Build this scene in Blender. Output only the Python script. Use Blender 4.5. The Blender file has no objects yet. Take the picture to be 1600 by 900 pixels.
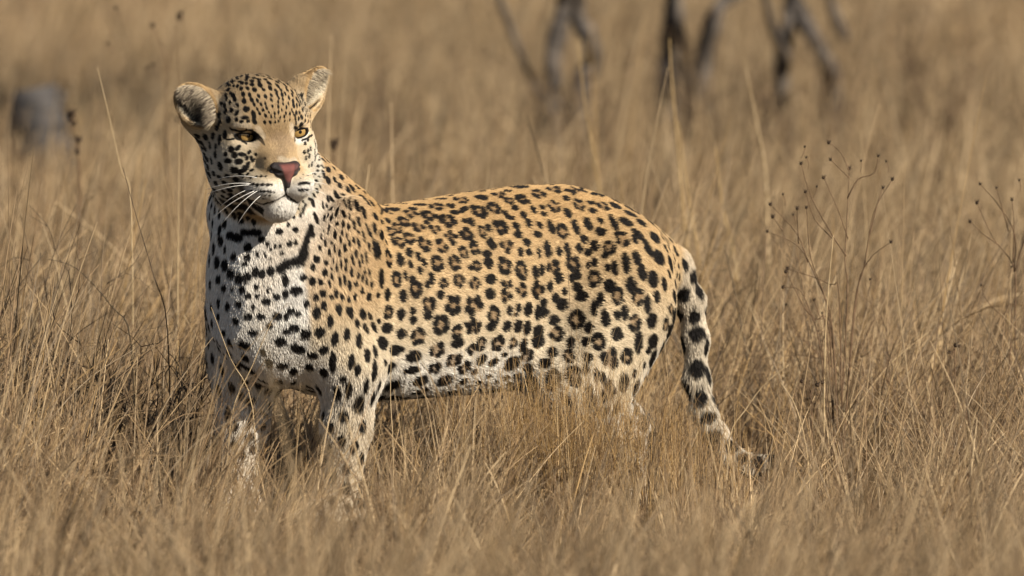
import bpy, bmesh, math, random, time
import numpy as np
from mathutils import Vector, Matrix

T0 = time.time()
rng = np.random.default_rng(7)
random.seed(7)
scene = bpy.context.scene
COL = scene.collection

# ------------------------------------------------------------------ camera, sky, sun, exposure
CAM_D = 20.0                                    # metres from the camera to the animal
FRAME_W = 1.95                                  # metres the frame covers at that distance
PITCH = math.radians(3.3)
AIM = np.array([0.0, 0.0, 0.45])
CAM = np.array([0.0, -CAM_D * math.cos(PITCH), 0.45 + CAM_D * math.sin(PITCH)])
cam_data = bpy.data.cameras.new('camera')
cam = bpy.data.objects.new('camera', cam_data)
COL.objects.link(cam)
cam.location = CAM
cam.rotation_euler = (math.pi / 2 - PITCH, 0, 0)
cam_data.sensor_width = 36
cam_data.lens = 36 * CAM_D / FRAME_W
cam_data.clip_start = 0.5
cam_data.clip_end = 3000
cam_data.dof.use_dof = True
cam_data.dof.focus_distance = 19.72
cam_data.dof.aperture_fstop = 5.6
scene.camera = cam

SUN_AZ = math.radians(50)                       # to the right of the line from the animal back to the camera
SUN_EL = math.radians(32)
SUN_DIR = Vector((math.sin(SUN_AZ) * math.cos(SUN_EL), -math.cos(SUN_AZ) * math.cos(SUN_EL), math.sin(SUN_EL)))
world = bpy.data.worlds.new('World')
scene.world = world
world.use_nodes = True
wn = world.node_tree.nodes
sky = wn.new('ShaderNodeTexSky')
sky.sky_type = 'NISHITA'
sky.sun_disc = False
sky.sun_elevation = SUN_EL
sky.sun_rotation = math.atan2(SUN_DIR.x, SUN_DIR.y)
wn['Background'].inputs['Strength'].default_value = 0.05
world.node_tree.links.new(sky.outputs[0], wn['Background'].inputs['Color'])
sun_data = bpy.data.lights.new('sun', 'SUN')
sun_data.energy = 5.0
sun_data.angle = math.radians(0.53)
sun_data.color = (1.0, 0.91, 0.77)
sun = bpy.data.objects.new('sun', sun_data)
COL.objects.link(sun)
sun.location = SUN_DIR * 60
sun.rotation_euler = SUN_DIR.to_track_quat('Z', 'Y').to_euler()

scene.view_settings.view_transform = 'Standard'
scene.view_settings.look = 'None'
scene.view_settings.exposure = 0.62
scene.view_settings.gamma = 1.0
scene.view_settings.use_curve_mapping = False
scene.cycles.use_denoising = True
scene.cycles.max_bounces = 4
scene.cycles.diffuse_bounces = 2
scene.cycles.transparent_max_bounces = 4
try:
    scene.cycles_curves.shape = 'RIBBONS'
    scene.cycles_curves.subdivisions = 1
except Exception:
    pass

# ------------------------------------------------------------------ helpers
CX = np.array([1.0, 0, 0])
CFWD = np.array([0, math.cos(PITCH), -math.sin(PITCH)])
CUP = np.array([0, math.sin(PITCH), math.cos(PITCH)])

def at(u, v, y):
    """Measured on the photograph (1600 x 900): the point seen there that stands y metres behind the middle of the animal."""
    d = CFWD + CX * ((u - 800) / 1600 * FRAME_W / CAM_D) + CUP * ((450 - v) / 1600 * FRAME_W / CAM_D)
    return CAM + d * ((y - CAM[1]) / d[1])

def project(p):
    q = p - CAM
    w = q @ CFWD
    return np.stack([800 + (q @ CX) / w * CAM_D / FRAME_W * 1600, 450 - (q @ CUP) / w * CAM_D / FRAME_W * 1600, w], -1)

def tag(o, label=None, category=None, group=None, kind=None):
    if label: o['label'] = label
    if category: o['category'] = category
    if group: o['group'] = group
    if kind: o['kind'] = kind
    return o

def empty(name, loc):
    o = bpy.data.objects.new(name, None)
    o.location = loc
    o.empty_display_size = 0.1
    COL.objects.link(o)
    return o

def link(o, parent=None):
    COL.objects.link(o)
    if parent is not None:
        o.parent = parent
        o.matrix_parent_inverse = Matrix.Translation(parent.location).inverted()
    return o

def mesh_object(name, verts, faces, material, parent=None, smooth=True):
    me = bpy.data.meshes.new(name)
    me.from_pydata([tuple(map(float, v)) for v in verts], [], [tuple(map(int, f)) for f in faces])
    me.update()
    if smooth:
        me.polygons.foreach_set('use_smooth', [True] * len(me.polygons))
    me.materials.append(material)
    return link(bpy.data.objects.new(name, me), parent)

def tube(points, radii, sides=6):
    """A tapered tube through points: verts, faces."""
    P = np.asarray(points, float)
    n = len(P)
    T = np.gradient(P, axis=0)
    T /= np.linalg.norm(T, axis=1)[:, None] + 1e-12
    ref = np.array([0.3, 0.9, 0.2]) if abs(T[0][1]) < 0.8 else np.array([1.0, 0, 0])
    V, F = [], []
    for i in range(n):
        a = np.cross(T[i], ref); a /= np.linalg.norm(a)
        b = np.cross(T[i], a)
        for k in range(sides):
            w = 2 * math.pi * k / sides
            V.append(P[i] + radii[i] * (math.cos(w) * a + math.sin(w) * b))
    for i in range(n - 1):
        for k in range(sides):
            k2 = (k + 1) % sides
            F.append((i * sides + k, i * sides + k2, (i + 1) * sides + k2, (i + 1) * sides + k))
    F.append(tuple(range(sides))[::-1])
    F.append(tuple(range((n - 1) * sides, n * sides)))
    return V, F

def join_shapes(shapes):
    V, F = [], []
    for v, f in shapes:
        o = len(V)
        V.extend(v)
        F.extend([tuple(i + o for i in q) for q in f])
    return V, F

def smoothstep(a, b, x):
    t = np.clip((x - a) / (b - a), 0, 1)
    return t * t * (3 - 2 * t)

_tab = np.random.default_rng(3).random((32, 32, 32)).astype(np.float32)
def noise3(p, freq=1.0):
    """Value noise in 0..1 at points p (n, 3)."""
    q = np.asarray(p, np.float32) * freq
    i = np.floor(q).astype(int)
    f = q - i
    f = f * f * (3 - 2 * f)
    out = 0
    for a in (0, 1):
        for b in (0, 1):
            for c in (0, 1):
                w = (f[:, 0] if a else 1 - f[:, 0]) * (f[:, 1] if b else 1 - f[:, 1]) * (f[:, 2] if c else 1 - f[:, 2])
                out = out + w * _tab[(i[:, 0] + a) & 31, (i[:, 1] + b) & 31, (i[:, 2] + c) & 31]
    return out

def unit(v):
    return v / (np.linalg.norm(v, axis=-1, keepdims=True) + 1e-12)

def principled(name, color=(0.5, 0.5, 0.5), rough=0.6, spec=0.3):
    m = bpy.data.materials.new(name)
    m.use_nodes = True
    b = m.node_tree.nodes['Principled BSDF']
    b.inputs['Base Color'].default_value = (*color, 1)
    b.inputs['Roughness'].default_value = rough
    b.inputs['Specular IOR Level'].default_value = spec
    return m

def strands(name, pts, radius, color, material, parent=None):
    """pts (n, k, 3), radius (n, k), color (n, 3) -> one hair-curves object."""
    n, k, _ = pts.shape
    cu = bpy.data.hair_curves.new(name)
    cu.add_curves([k] * n)
    cu.attributes['position'].data.foreach_set('vector', np.ascontiguousarray(pts, np.float32).ravel())
    r = cu.attributes.get('radius') or cu.attributes.new('radius', 'FLOAT', 'POINT')
    r.data.foreach_set('value', np.ascontiguousarray(radius, np.float32).ravel())
    c = cu.attributes.new('tint', 'FLOAT_COLOR', 'CURVE')
    c.data.foreach_set('color', np.concatenate([color, np.ones((n, 1))], 1).astype(np.float32).ravel())
    cu.materials.append(material)
    return link(bpy.data.objects.new(name, cu), parent)

# ------------------------------------------------------------------ a sculpting grid: smooth unions of shapes, then surface nets
class Clay:
    def __init__(self, xs, ys, zs):
        self.ax = [np.asarray(a, np.float32) for a in (xs, ys, zs)]
        self.F = np.full([len(a) for a in self.ax], 1.0, np.float32)

    def block(self, lo, hi):
        sl = []
        for a, l, h in zip(self.ax, lo, hi):
            sl.append(slice(max(0, int(np.searchsorted(a, l)) - 1), min(len(a), int(np.searchsorted(a, h)) + 1)))
        X, Y, Z = (a[s] for a, s in zip(self.ax, sl))
        return tuple(sl), X[:, None, None], Y[None, :, None], Z[None, None, :]

    def merge(self, sl, d, k, mode):
        f = self.F[sl]
        if mode == 'add':
            h = np.maximum(k - np.abs(f - d), 0) / k
            self.F[sl] = np.minimum(f, d) - h * h * k * 0.25
        else:
            d = -d
            h = np.maximum(k - np.abs(f - d), 0) / k
            self.F[sl] = np.maximum(f, d) + h * h * k * 0.25

    def cone(self, a, b, ra, rb, k=0.02, mode='add'):
        a, b = np.asarray(a, float), np.asarray(b, float)
        pad = k + 0.02
        sl, X, Y, Z = self.block(np.minimum(a - ra, b - rb) - pad, np.maximum(a + ra, b + rb) + pad)
        ba = b - a
        t = np.clip(((X - a[0]) * ba[0] + (Y - a[1]) * ba[1] + (Z - a[2]) * ba[2]) / (ba @ ba), 0, 1)
        d = np.sqrt((X - a[0] - t * ba[0]) ** 2 + (Y - a[1] - t * ba[1]) ** 2 + (Z - a[2] - t * ba[2]) ** 2) - (ra + (rb - ra) * t)
        self.merge(sl, d.astype(np.float32), k, mode)

    def blob(self, c, r, axes=None, k=0.02, mode='add'):
        """Ellipsoid: centre c, half sizes r along the rows of axes."""
        c, r = np.asarray(c, float), np.asarray(r, float)
        A = np.eye(3) if axes is None else np.asarray(axes, float)
        ext = np.sqrt(((A * r[:, None]) ** 2).sum(0)) + k + 0.02
        sl, X, Y, Z = self.block(c - ext, c + ext)
        X, Y, Z = X - c[0], Y - c[1], Z - c[2]
        q = [X * A[i, 0] + Y * A[i, 1] + Z * A[i, 2] for i in range(3)]
        k0 = np.sqrt(sum((q[i] / r[i]) ** 2 for i in range(3)))
        k1 = np.sqrt(sum((q[i] / r[i] ** 2) ** 2 for i in range(3))) + 1e-6
        d = k0 * (k0 - 1) / k1
        self.merge(sl, d.astype(np.float32), k, mode)

    def mesh(self):
        F = self.F
        neg = F < 0
        cnt = np.zeros([s - 1 for s in F.shape], np.int8)
        for a in (0, 1):
            for b in (0, 1):
                for c in (0, 1):
                    cnt += neg[a:F.shape[0] - 1 + a, b:F.shape[1] - 1 + b, c:F.shape[2] - 1 + c]
        act = np.argwhere((cnt > 0) & (cnt < 8))
        idx = np.full(cnt.shape, -1, np.int32)
        idx[act[:, 0], act[:, 1], act[:, 2]] = np.arange(len(act))
        corner = {}
        for a in (0, 1):
            for b in (0, 1):
                for c in (0, 1):
                    corner[a, b, c] = F[act[:, 0] + a, act[:, 1] + b, act[:, 2] + c]
        acc = np.zeros((len(act), 3)); num = np.zeros(len(act))
        for c0 in corner:
            for axis in range(3):
                if c0[axis]: continue
                c1 = tuple(1 if i == axis else c0[i] for i in range(3))
                f0, f1 = corner[c0], corner[c1]
                m = (f0 < 0) != (f1 < 0)
                t = np.where(m, f0 / np.where(m, f0 - f1, 1), 0)
                p = np.tile(np.array(c0, float), (len(act), 1))
                p[:, axis] = t
                acc += p * m[:, None]; num += m
        loc = acc / num[:, None]
        V = np.empty((len(act), 3))
        for i in range(3):
            a = self.ax[i]
            V[:, i] = a[act[:, i]] * (1 - loc[:, i]) + a[act[:, i] + 1] * loc[:, i]
        Q = []
        for axis in range(3):
            s0 = [slice(None)] * 3; s1 = [slice(None)] * 3
            s0[axis] = slice(0, -1); s1[axis] = slice(1, None)
            n0, n1 = neg[tuple(s0)], neg[tuple(s1)]
            e = np.argwhere(n0 != n1)
            b, c = [(1, 2), (2, 0), (0, 1)][axis]
            ok = (e[:, b] > 0) & (e[:, c] > 0) & (e[:, b] < cnt.shape[b]) & (e[:, c] < cnt.shape[c])
            e = e[ok]
            out = n0[e[:, 0], e[:, 1], e[:, 2]]
            q = []
            for db, dc in ((-1, -1), (0, -1), (0, 0), (-1, 0)):
                k = e.copy(); k[:, b] += db; k[:, c] += dc
                q.append(idx[k[:, 0], k[:, 1], k[:, 2]])
            q = np.stack(q, 1)
            q[~out] = q[~out][:, ::-1]
            Q.append(q)
        return V, np.concatenate(Q)

    def sample(self, p):
        i = [np.clip(np.searchsorted(a, p[:, j]), 0, len(a) - 1) for j, a in enumerate(self.ax)]
        return self.F[i[0], i[1], i[2]]

def relax(V, Q, n, lam=0.5):
    E = np.concatenate([Q[:, [0, 1]], Q[:, [1, 2]], Q[:, [2, 3]], Q[:, [3, 0]]])
    deg = np.bincount(E.ravel(), minlength=len(V)).astype(float)[:, None]
    for it in range(n * 2):
        S = np.stack([np.bincount(E[:, 0], V[E[:, 1], j], len(V)) + np.bincount(E[:, 1], V[E[:, 0], j], len(V)) for j in range(3)], 1)
        V = V + (lam if it % 2 == 0 else -lam * 1.04) * (S / deg - V)
    return V
# ------------------------------------------------------------------ the leopard: shape
YAW = math.radians(36)                           # how far the trunk is turned towards the camera
BO = np.array([-0.105, 0.0, 0.0])
BF = np.array([-math.cos(YAW), -math.sin(YAW), 0.0])
BN = np.array([math.sin(YAW), -math.cos(YAW), 0.0])
UPZ = np.array([0, 0, 1.0])
def B(s, t, z):
    return BO + s * BF + t * BN + z * UPZ
BAX = np.stack([BF, BN, UPZ])

HO = at(404, 208, -0.33)                         # middle of the head at eye level
hyaw, hpitch, hroll = math.radians(22), math.radians(-2), math.radians(3.0)
hy = np.array([math.sin(hyaw) * math.cos(hpitch), -math.cos(hyaw) * math.cos(hpitch), math.sin(hpitch)])
hx = unit(np.cross(hy, UPZ))
hx = -hx if hx[0] < 0 else hx
hz = np.cross(hx, hy); hz = -hz if hz[2] < 0 else hz
hx, hz = math.cos(hroll) * hx + math.sin(hroll) * hz, math.cos(hroll) * hz - math.sin(hroll) * hx
HAX = np.stack([hx, hy, hz])
def H(X, Y, Z):
    return HO + X * hx + Y * hy + Z * hz
def hvec(X, Y, Z):
    return unit(np.array([X, Y, Z], float)) @ HAX

def graded(lo, hi, f0, f1, fine, coarse):
    out = [lo]
    while out[-1] < hi:
        x = out[-1]
        g = max(f0 - x, x - f1, 0)
        out.append(x + min(coarse, fine + g * 0.05))
    return out

def build_clay():
    hc = HO
    C = Clay(graded(-0.68, 0.60, hc[0] - 0.15, hc[0] + 0.16, 0.0021, 0.0055),
             graded(-0.56, 0.50, hc[1] - 0.165, hc[1] + 0.12, 0.0021, 0.0055),
             graded(-0.01, 0.93, hc[2] - 0.175, hc[2] + 0.14, 0.0021, 0.0055))
    # trunk: cross-sections along the spine
    st = np.array([[-.53, .505, .44, .035], [-.48, .540, .41, .065], [-.42, .580, .38, .090], [-.35, .614, .35, .110], [-.26, .640, .275, .122], [-.15, .640, .255, .126],
                   [-.02, .630, .250, .134], [.10, .616, .248, .142], [.20, .610, .245, .142], [.30, .612, .255, .134], [.38, .605, .275, .122], [.46, .570, .33, .095], [.52, .53, .40, .05]])
    sl, X, Y, Z = C.block((-0.68, -0.56, 0.15), (0.60, 0.50, 0.75))
    s = (X - BO[0]) * BF[0] + (Y - BO[1]) * BF[1]
    t = (X - BO[0]) * BN[0] + (Y - BO[1]) * BN[1]
    ss = np.linspace(-.53, .52, 400)
    cols = [np.convolve(np.pad(np.interp(ss, st[:, 0], st[:, i]), 14, 'edge'), np.ones(29) / 29, 'valid') for i in (1, 2, 3)]
    top, bot, aa = (np.interp(s, ss, c) for c in cols)
    zc = (top + bot) / 2; hb = (top - bot) / 2
    zz = (Z - zc) / hb
    # narrower at the spine, fuller low on the ribs
    w = aa * (1 - 0.10 * zz)
    rr = np.sqrt((np.abs(t / w)) ** 2.1 + np.abs(zz) ** 2.1)
    d = (rr - 1) * np.minimum(w, hb)
    d = np.maximum(d, np.maximum(s - .52, -.53 - s))
    C.merge(sl, d.astype(np.float32), 0.03, 'add')
    # neck and breast
    C.cone(B(.36, 0, .46), at(408, 335, -.235), .128, .100, k=.06)
    C.cone(at(520, 345, -.17), at(420, 262, -.235), .080, .080, k=.04)
    C.blob(at(425, 455, -.275), (.108, .090, .15), k=.05)
    C.blob(at(432, 520, -.27), (.095, .080, .09), k=.05)
    # shoulders and fore legs; side +1 is the one towards the camera
    for sd, ds in ((1, 0.0), (-1, 0.105)):
        ax = np.stack([unit(BF * 0.97 + UPZ * 0.20), BN, unit(UPZ * 0.97 - BF * 0.20)])
        C.blob(B(.335 + ds * .5, sd * .097, .470), (.086, .060, .170), ax, k=.022)
        C.cone(B(.395 + ds * .35, sd * .080, .415), B(.318 + ds, sd * .100, .320), .074, .057 + ds * .06, k=.04)
        C.cone(B(.318 + ds, sd * (.105 - ds * .15), .320), B(.325 + ds, sd * .094, .20), .055 + ds * .08, .041 + ds * .03, k=.04)
        C.cone(B(.325 + ds, sd * .100, .20), B(.330 + ds, sd * .092, .075), .040, .033, k=.03)
        C.blob(B(.350 + ds, sd * .092, .038), (.068, .045, .036), BAX, k=.03)
        for q in (-1.5, -.5, .5, 1.5):
            C.blob(B(.408 + ds - abs(q) * .007, sd * .092 + q * .021, .026), (.024, .0125, .022), BAX, k=.012)
    # hind legs
    for sd, ds, hk, ft in ((1, .055, -.275, -.235), (-1, -.09, -.485, -.475)):
        C.blob(B(-.352 + ds * .5, sd * .075, .425), (.112, .070, .150), np.stack([unit(BF * .92 + UPZ * .39), BN, unit(UPZ * .92 - BF * .39)]), k=.05)
        C.cone(B(-.345 + ds * .6, sd * .080, .46), B(-.235 + ds, sd * .112, .275), .090, .072, k=.05)
        C.cone(B(-.375 + ds * .6, sd * .080, .39), B(-.305 + ds, sd * .105, .25), .085, .068, k=.05)
        C.cone(B(-.250 + ds, sd * .108, .27), B(hk, sd * .095, .150), .070, .038, k=.04)
        C.cone(B(hk, sd * .095, .155), B(ft, sd * .095, .05), .036, .034, k=.03)
        C.blob(B(ft + .025, sd * .095, .036), (.066, .042, .033), BAX, k=.03)
        for q in (-1.5, -.5, .5, 1.5):
            C.blob(B(ft + .078 - abs(q) * .007, sd * .095 + q * .020, .025), (.023, .012, .021), BAX, k=.012)
    # hollow of the flank before the thigh, and behind the shoulder
    for sd in (-1, 1):
        C.blob(B(-.125, sd * .188, .40), (.050, .055, .12), BAX, k=.05, mode='cut')
        C.blob(B(.225, sd * .190, .44), (.022, .045, .15), BAX, k=.03, mode='cut')
    # tail
    prev = None
    for (p, r) in TAIL:
        if prev is not None:
            C.cone(prev[0], p, prev[1], r, k=.02)
        prev = (p, r)
    # head
    C.blob(H(-.002, -.012, .018), (.088, .115, .090), HAX, k=.03)
    C.blob(H(0, .040, .040), (.062, .050, .050), HAX, k=.03)
    for sd in (-1, 1):
        C.blob(H(sd * .046, -.002, -.045), (.053, .082, .080), HAX, k=.04)
        C.blob(H(sd * .055, .045, -.038), (.032, .036, .040), HAX, k=.03)         # cheek bone
        C.blob(H(sd * .044, .066, .0205), (.028, .026, .016), HAX, k=.020)         # brow
    C.cone(H(0, -.01, -.085), H(0, .082, -.122), .064, .036, k=.04)               # jaw
    for sd in (-1, 1):
        C.cone(H(sd * .013, .048, .004), H(sd * .0125, .110, -.050), .027, .0215, k=.02)   # bridge
    C.blob(H(0, .112, -.066), (.034, .030, .026), HAX, k=.02)
    for sd in (-1, 1):
        C.blob(H(sd * .0265, .106, -.091), (.0325, .043, .0285), HAX, k=.014)     # whisker pads
        C.blob(H(sd * .040, .080, -.088), (.030, .040, .030), HAX, k=.02)
    C.blob(H(0, .096, -.128), (.031, .031, .024), HAX, k=.014)                    # chin
    # mouth line and the groove below the nose
    for sd in (-1, 1):
        C.cone(H(0, .152, -.108), H(sd * .030, .142, -.119), .0026, .0032, k=.006, mode='cut')
        C.cone(H(sd * .030, .142, -.119), H(sd * .058, .095, -.120), .0034, .005, k=.008, mode='cut')
    C.cone(H(0, .154, -.080), H(0, .150, -.112), .0016, .0020, k=.006, mode='cut')
    # eyes: sockets, then lids with a slit
    for sd in (-1, 1):
        e = EYE[sd]
        C.blob(e + hvec(0, 1, 0) * .012, (.021, .016, .013), HAX, k=.016, mode='cut')
        C.blob(e, (.0205, .0205, .0205), HAX, k=.010)
        ax = np.stack([hvec(1, -sd * .22, sd * .20), hvec(sd * .22, 1, 0), hvec(-sd * .20, 0, 1)])
        C.blob(e + hvec(sd * .12, 1, -.19) * .019, (.0185, .015, .0056), ax, k=.003, mode='cut')
    # ears
    for sd in (-1, 1):
        c, ex, ey, ez = EAR[sd]
        ax = np.stack([ex, ey, ez])
        w, l = EW[sd]
        C.blob(c, (w, .0135, l), ax, k=.014)
        C.blob(c - ez * .028, (w * 1.10, .018, .034), ax, k=.02)
        C.cone(c - ez * .022, c - ez * .055 - ey * .004, .028, .038, k=.03)
        C.blob(c + ey * .0140 + ez * .003, (w - .0045, .0155, l - .004), ax, k=.004, mode='cut')
        C.cone(c + ey * .021 - ez * .012, c + ey * .018 - ez * .038, .018, .013, k=.014, mode='cut')
    return C

TAIL = [(B(-.43, 0, .520), 0.0397), (at(1052, 425, .290), 0.0303), (at(1078, 470, .300), 0.0246), (at(1087, 530, .300), 0.0208), (at(1088, 590, .295), 0.0189),
        (at(1099, 640, .285), 0.0189), (at(1118, 680, .270), 0.0189), (at(1140, 712, .255), 0.0179), (at(1175, 728, .24), 0.0171), (at(1205, 720, .23), 0.0113)]
EYE = {sd: H(sd * .0515, .0612, .005) for sd in (-1, 1)}
EAR = {}
for sd, c, ezl, eyl in ((-1, H(-.112, -.030, .060), (-.66, -.12, .74), (-.42, .90, .05)), (1, H(.119, -.030, .076), (.70, -.10, .70), (.42, .90, -.10))):
    ez = hvec(*ezl); ey = hvec(*eyl); ey = unit(ey - ez * (ey @ ez)); ex = np.cross(ey, ez)
    EAR[sd] = (c, ex, ey, ez)
EW = {-1: (.0345, .0455), 1: (.0285, .046)}            # half width and half length of each ear as the turned head shows them

clay = build_clay()
LV, LQ = clay.mesh()
LV = relax(LV, LQ, 2)
print('leopard mesh', len(LV), time.time() - T0)
leopard = empty('leopard', B(0, 0, 0))
FUR_COUNT = 560000
# ------------------------------------------------------------------ the leopard: coat
def vertex_normals(V, Q):
    n = np.cross(V[Q[:, 2]] - V[Q[:, 0]], V[Q[:, 3]] - V[Q[:, 1]])
    N = np.stack([sum(np.bincount(Q[:, k], n[:, j], len(V)) for k in range(4)) for j in range(3)], 1)
    return unit(N)
LN = vertex_normals(LV, LQ)
tri = np.concatenate([LQ[:, [0, 1, 2]], LQ[:, [0, 2, 3]]])
NOSE = H(0, .150, -.066)
tail_pts = np.concatenate([np.linspace(TAIL[i][0], TAIL[i + 1][0], 8) for i in range(1, len(TAIL) - 1)])

def regions(p):
    q = p - BO
    s, t, z = q @ BF, q @ BN, p[:, 2]
    h = (p - HO) @ HAX.T
    he = np.sqrt(((h[:, 0]) / .150) ** 2 + ((h[:, 1] - .02) / .165) ** 2 + ((h[:, 2] + .012) / .150) ** 2)
    head = smoothstep(1.06, .96, he)
    dt = np.min(np.linalg.norm(p[:, None, :] - tail_pts[None, ::3, :], axis=2), axis=1) if len(p) < 20000 else np.concatenate(
        [np.min(np.linalg.norm(c[:, None, :] - tail_pts[None, ::3, :], axis=2), axis=1) for c in np.array_split(p, len(p) // 20000 + 1)])
    tail = smoothstep(.055, .042, dt) * (s < -.42)
    return s, t, z, h, head, tail

def flow_dir(p, n, R):
    s, t, z, h, head, tail = R
    d = -BF * 1.0 - UPZ * .35
    d = np.tile(d, (len(p), 1))
    fore = smoothstep(.24, .38, s)[:, None]
    d = d * (1 - fore) + fore * (-UPZ * 1.0 - BF * .35)
    rump = smoothstep(-.28, -.46, s)[:, None]
    d = d * (1 - rump) + rump * (-UPZ * .9 - BF * .5)
    leg = smoothstep(.36, .25, z)[:, None] * ((np.abs(s - .36) < .16) | (s < -.15))[:, None]
    d = d * (1 - leg) + leg * (-UPZ)
    hd = p - (NOSE - hy * .012 - hz * .0)
    hd = unit(hd)
    # on the forehead hair runs up and back, on the cheeks back and out
    d = d * (1 - head[:, None]) + hd * head[:, None]
    if tail.max() > 0:
        d = d * (1 - tail[:, None]) + tail[:, None] * (-UPZ + CX * .15)
    d = d - n * (d * n).sum(1, keepdims=True)
    return unit(d)

facing = -(LN @ CFWD)
LPX = project(LV)
vis = facing > 0.02
_pu, _pv, _pw, _pi = LPX[vis, 0], LPX[vis, 1], LPX[vis, 2], np.nonzero(vis)[0]
def hit(u, v, r=4.0):
    """The front surface of the animal at a measured spot of the photograph."""
    d2 = (_pu - u) ** 2 + (_pv - v) ** 2
    k = np.nonzero(d2 < r * r)[0]
    if len(k) == 0:
        return None
    w = _pw[k]
    k = k[w < w.min() + .02]
    k = k[np.argmin(d2[k])]
    return _pi[k]

MM = FRAME_W / 1600                               # metres to one pixel of the photograph at the animal
BLACK = np.array([.009, .007, .006]); WHITE = np.array([.93, .885, .81]); CREAM = np.array([.70, .58, .42]); TAN = np.array([.47, .32, .17])
GREYTAN = np.array([.36, .26, .16])
spots = []                                        # centre, along, across, half sizes a b, colour, kind, softness, warp
def add_spot(i, a, b, color=BLACK, along=None, soft=.15, warp=.22, kind=0, strength=1.0):
    p, n = LV[i], LN[i]
    e = flow_cache(i) if along is None else along
    e = unit(e - n * (e @ n))
    spots.append((p, e, np.cross(n, e), a, b, color, soft, warp, kind, strength))
def flow_cache(i):
    R = regions(LV[i:i + 1])
    return flow_dir(LV[i:i + 1], LN[i:i + 1], R)[0]
def line(pts, hw, color=BLACK, soft=.25, warp=.12, strength=1.0):
    pts = np.array(pts, float)
    for a, b in zip(pts[:-1], pts[1:]):
        L = np.linalg.norm(b - a)
        m = max(1, int(math.ceil(L / (hw * .9))))
        for k in range(m + 1):
            u, v = a + (b - a) * k / m
            i = hit(u, v)
            if i is not None:
                add_spot(i, hw * MM, hw * MM, color, along=CX, soft=soft, warp=warp, strength=strength)
def dots(rows, color=BLACK, soft=.15, warp=.22, strength=1.0):
    for r in rows:
        u, v, a = r[:3]; b = r[3] if len(r) > 3 else a
        i = hit(u, v)
        if i is not None:
            add_spot(i, b * MM, a * MM, color, along=UPZ + CX * (r[4] if len(r) > 4 else 0), soft=soft, warp=warp, strength=strength)

# pale and tan patches of the face first, then a dark one
line([(367, 197), (380, 196), (393, 198)], 3.4, CREAM, soft=.8, strength=.8)
line([(403, 202), (407, 209), (411, 216)], 4.0, CREAM * 1.12, soft=.8)
line([(366, 214), (376, 221), (389, 223), (402, 227)], 6, CREAM * 1.05, soft=.6)
line([(455, 198), (456, 213)], 3.8, CREAM * 1.12, soft=.8)
line([(465, 191), (480, 196)], 3.0, CREAM, soft=.8, strength=.7)
line([(463, 221), (478, 218)], 5, WHITE * .9, soft=.6)
line([(425, 220), (436, 214), (450, 220), (456, 232)], 6, GREYTAN * 1.25, soft=.95, strength=.5)
line([(438, 224), (443, 236), (434, 246)], 8, GREYTAN * 1.15, soft=.95, strength=.4)
line([(440, 250), (450, 255), (461, 252)], 5, CREAM * .95, soft=.7)

line([(370, 283), (378, 293), (383, 304), (376, 312)], 9, np.array([.05, .035, .026]), soft=.9, strength=.5)  # dark fur at the mouth corner, with the cheek's shade painted in
n_paint = len(spots)
# black marks of the face, with shade painted in along the jaw
line([(361, 202), (369.4, 204), (377, 205.2), (386, 203.2), (395, 204.5), (402, 210.5)], 2.0)
line([(396.5, 206), (401, 211.5), (405, 216), (409, 220)], 3.2)
line([(409, 220), (413, 226)], 1.8, GREYTAN * .35)
line([(368.5, 209.5), (375, 214.5), (383, 218), (393, 219)], 2.0, WHITE)
line([(369, 216.5), (377, 219.5), (386, 225)], 1.5)
line([(356, 219), (366, 217)], 1.8)
line([(396.4, 177), (397.5, 185), (399, 193)], 3.4)
line([(459.6, 201.5), (468, 202), (479.6, 202.6)], 3.2)
line([(460.4, 203), (460.5, 213)], 1.3)
line([(459, 216), (460, 222)], 1.3, GREYTAN * .4)
line([(463, 217), (475, 213.5), (482, 208)], 1.7, WHITE)
line([(471.8, 219.5), (480, 216.5), (487, 211.5)], 1.9)
line([(454.9, 172), (460.5, 184.6), (461.6, 195)], 1.7)
dots([(415.5, 248, 2.4), (467, 249, 1.5)], GREYTAN * .25)
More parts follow.
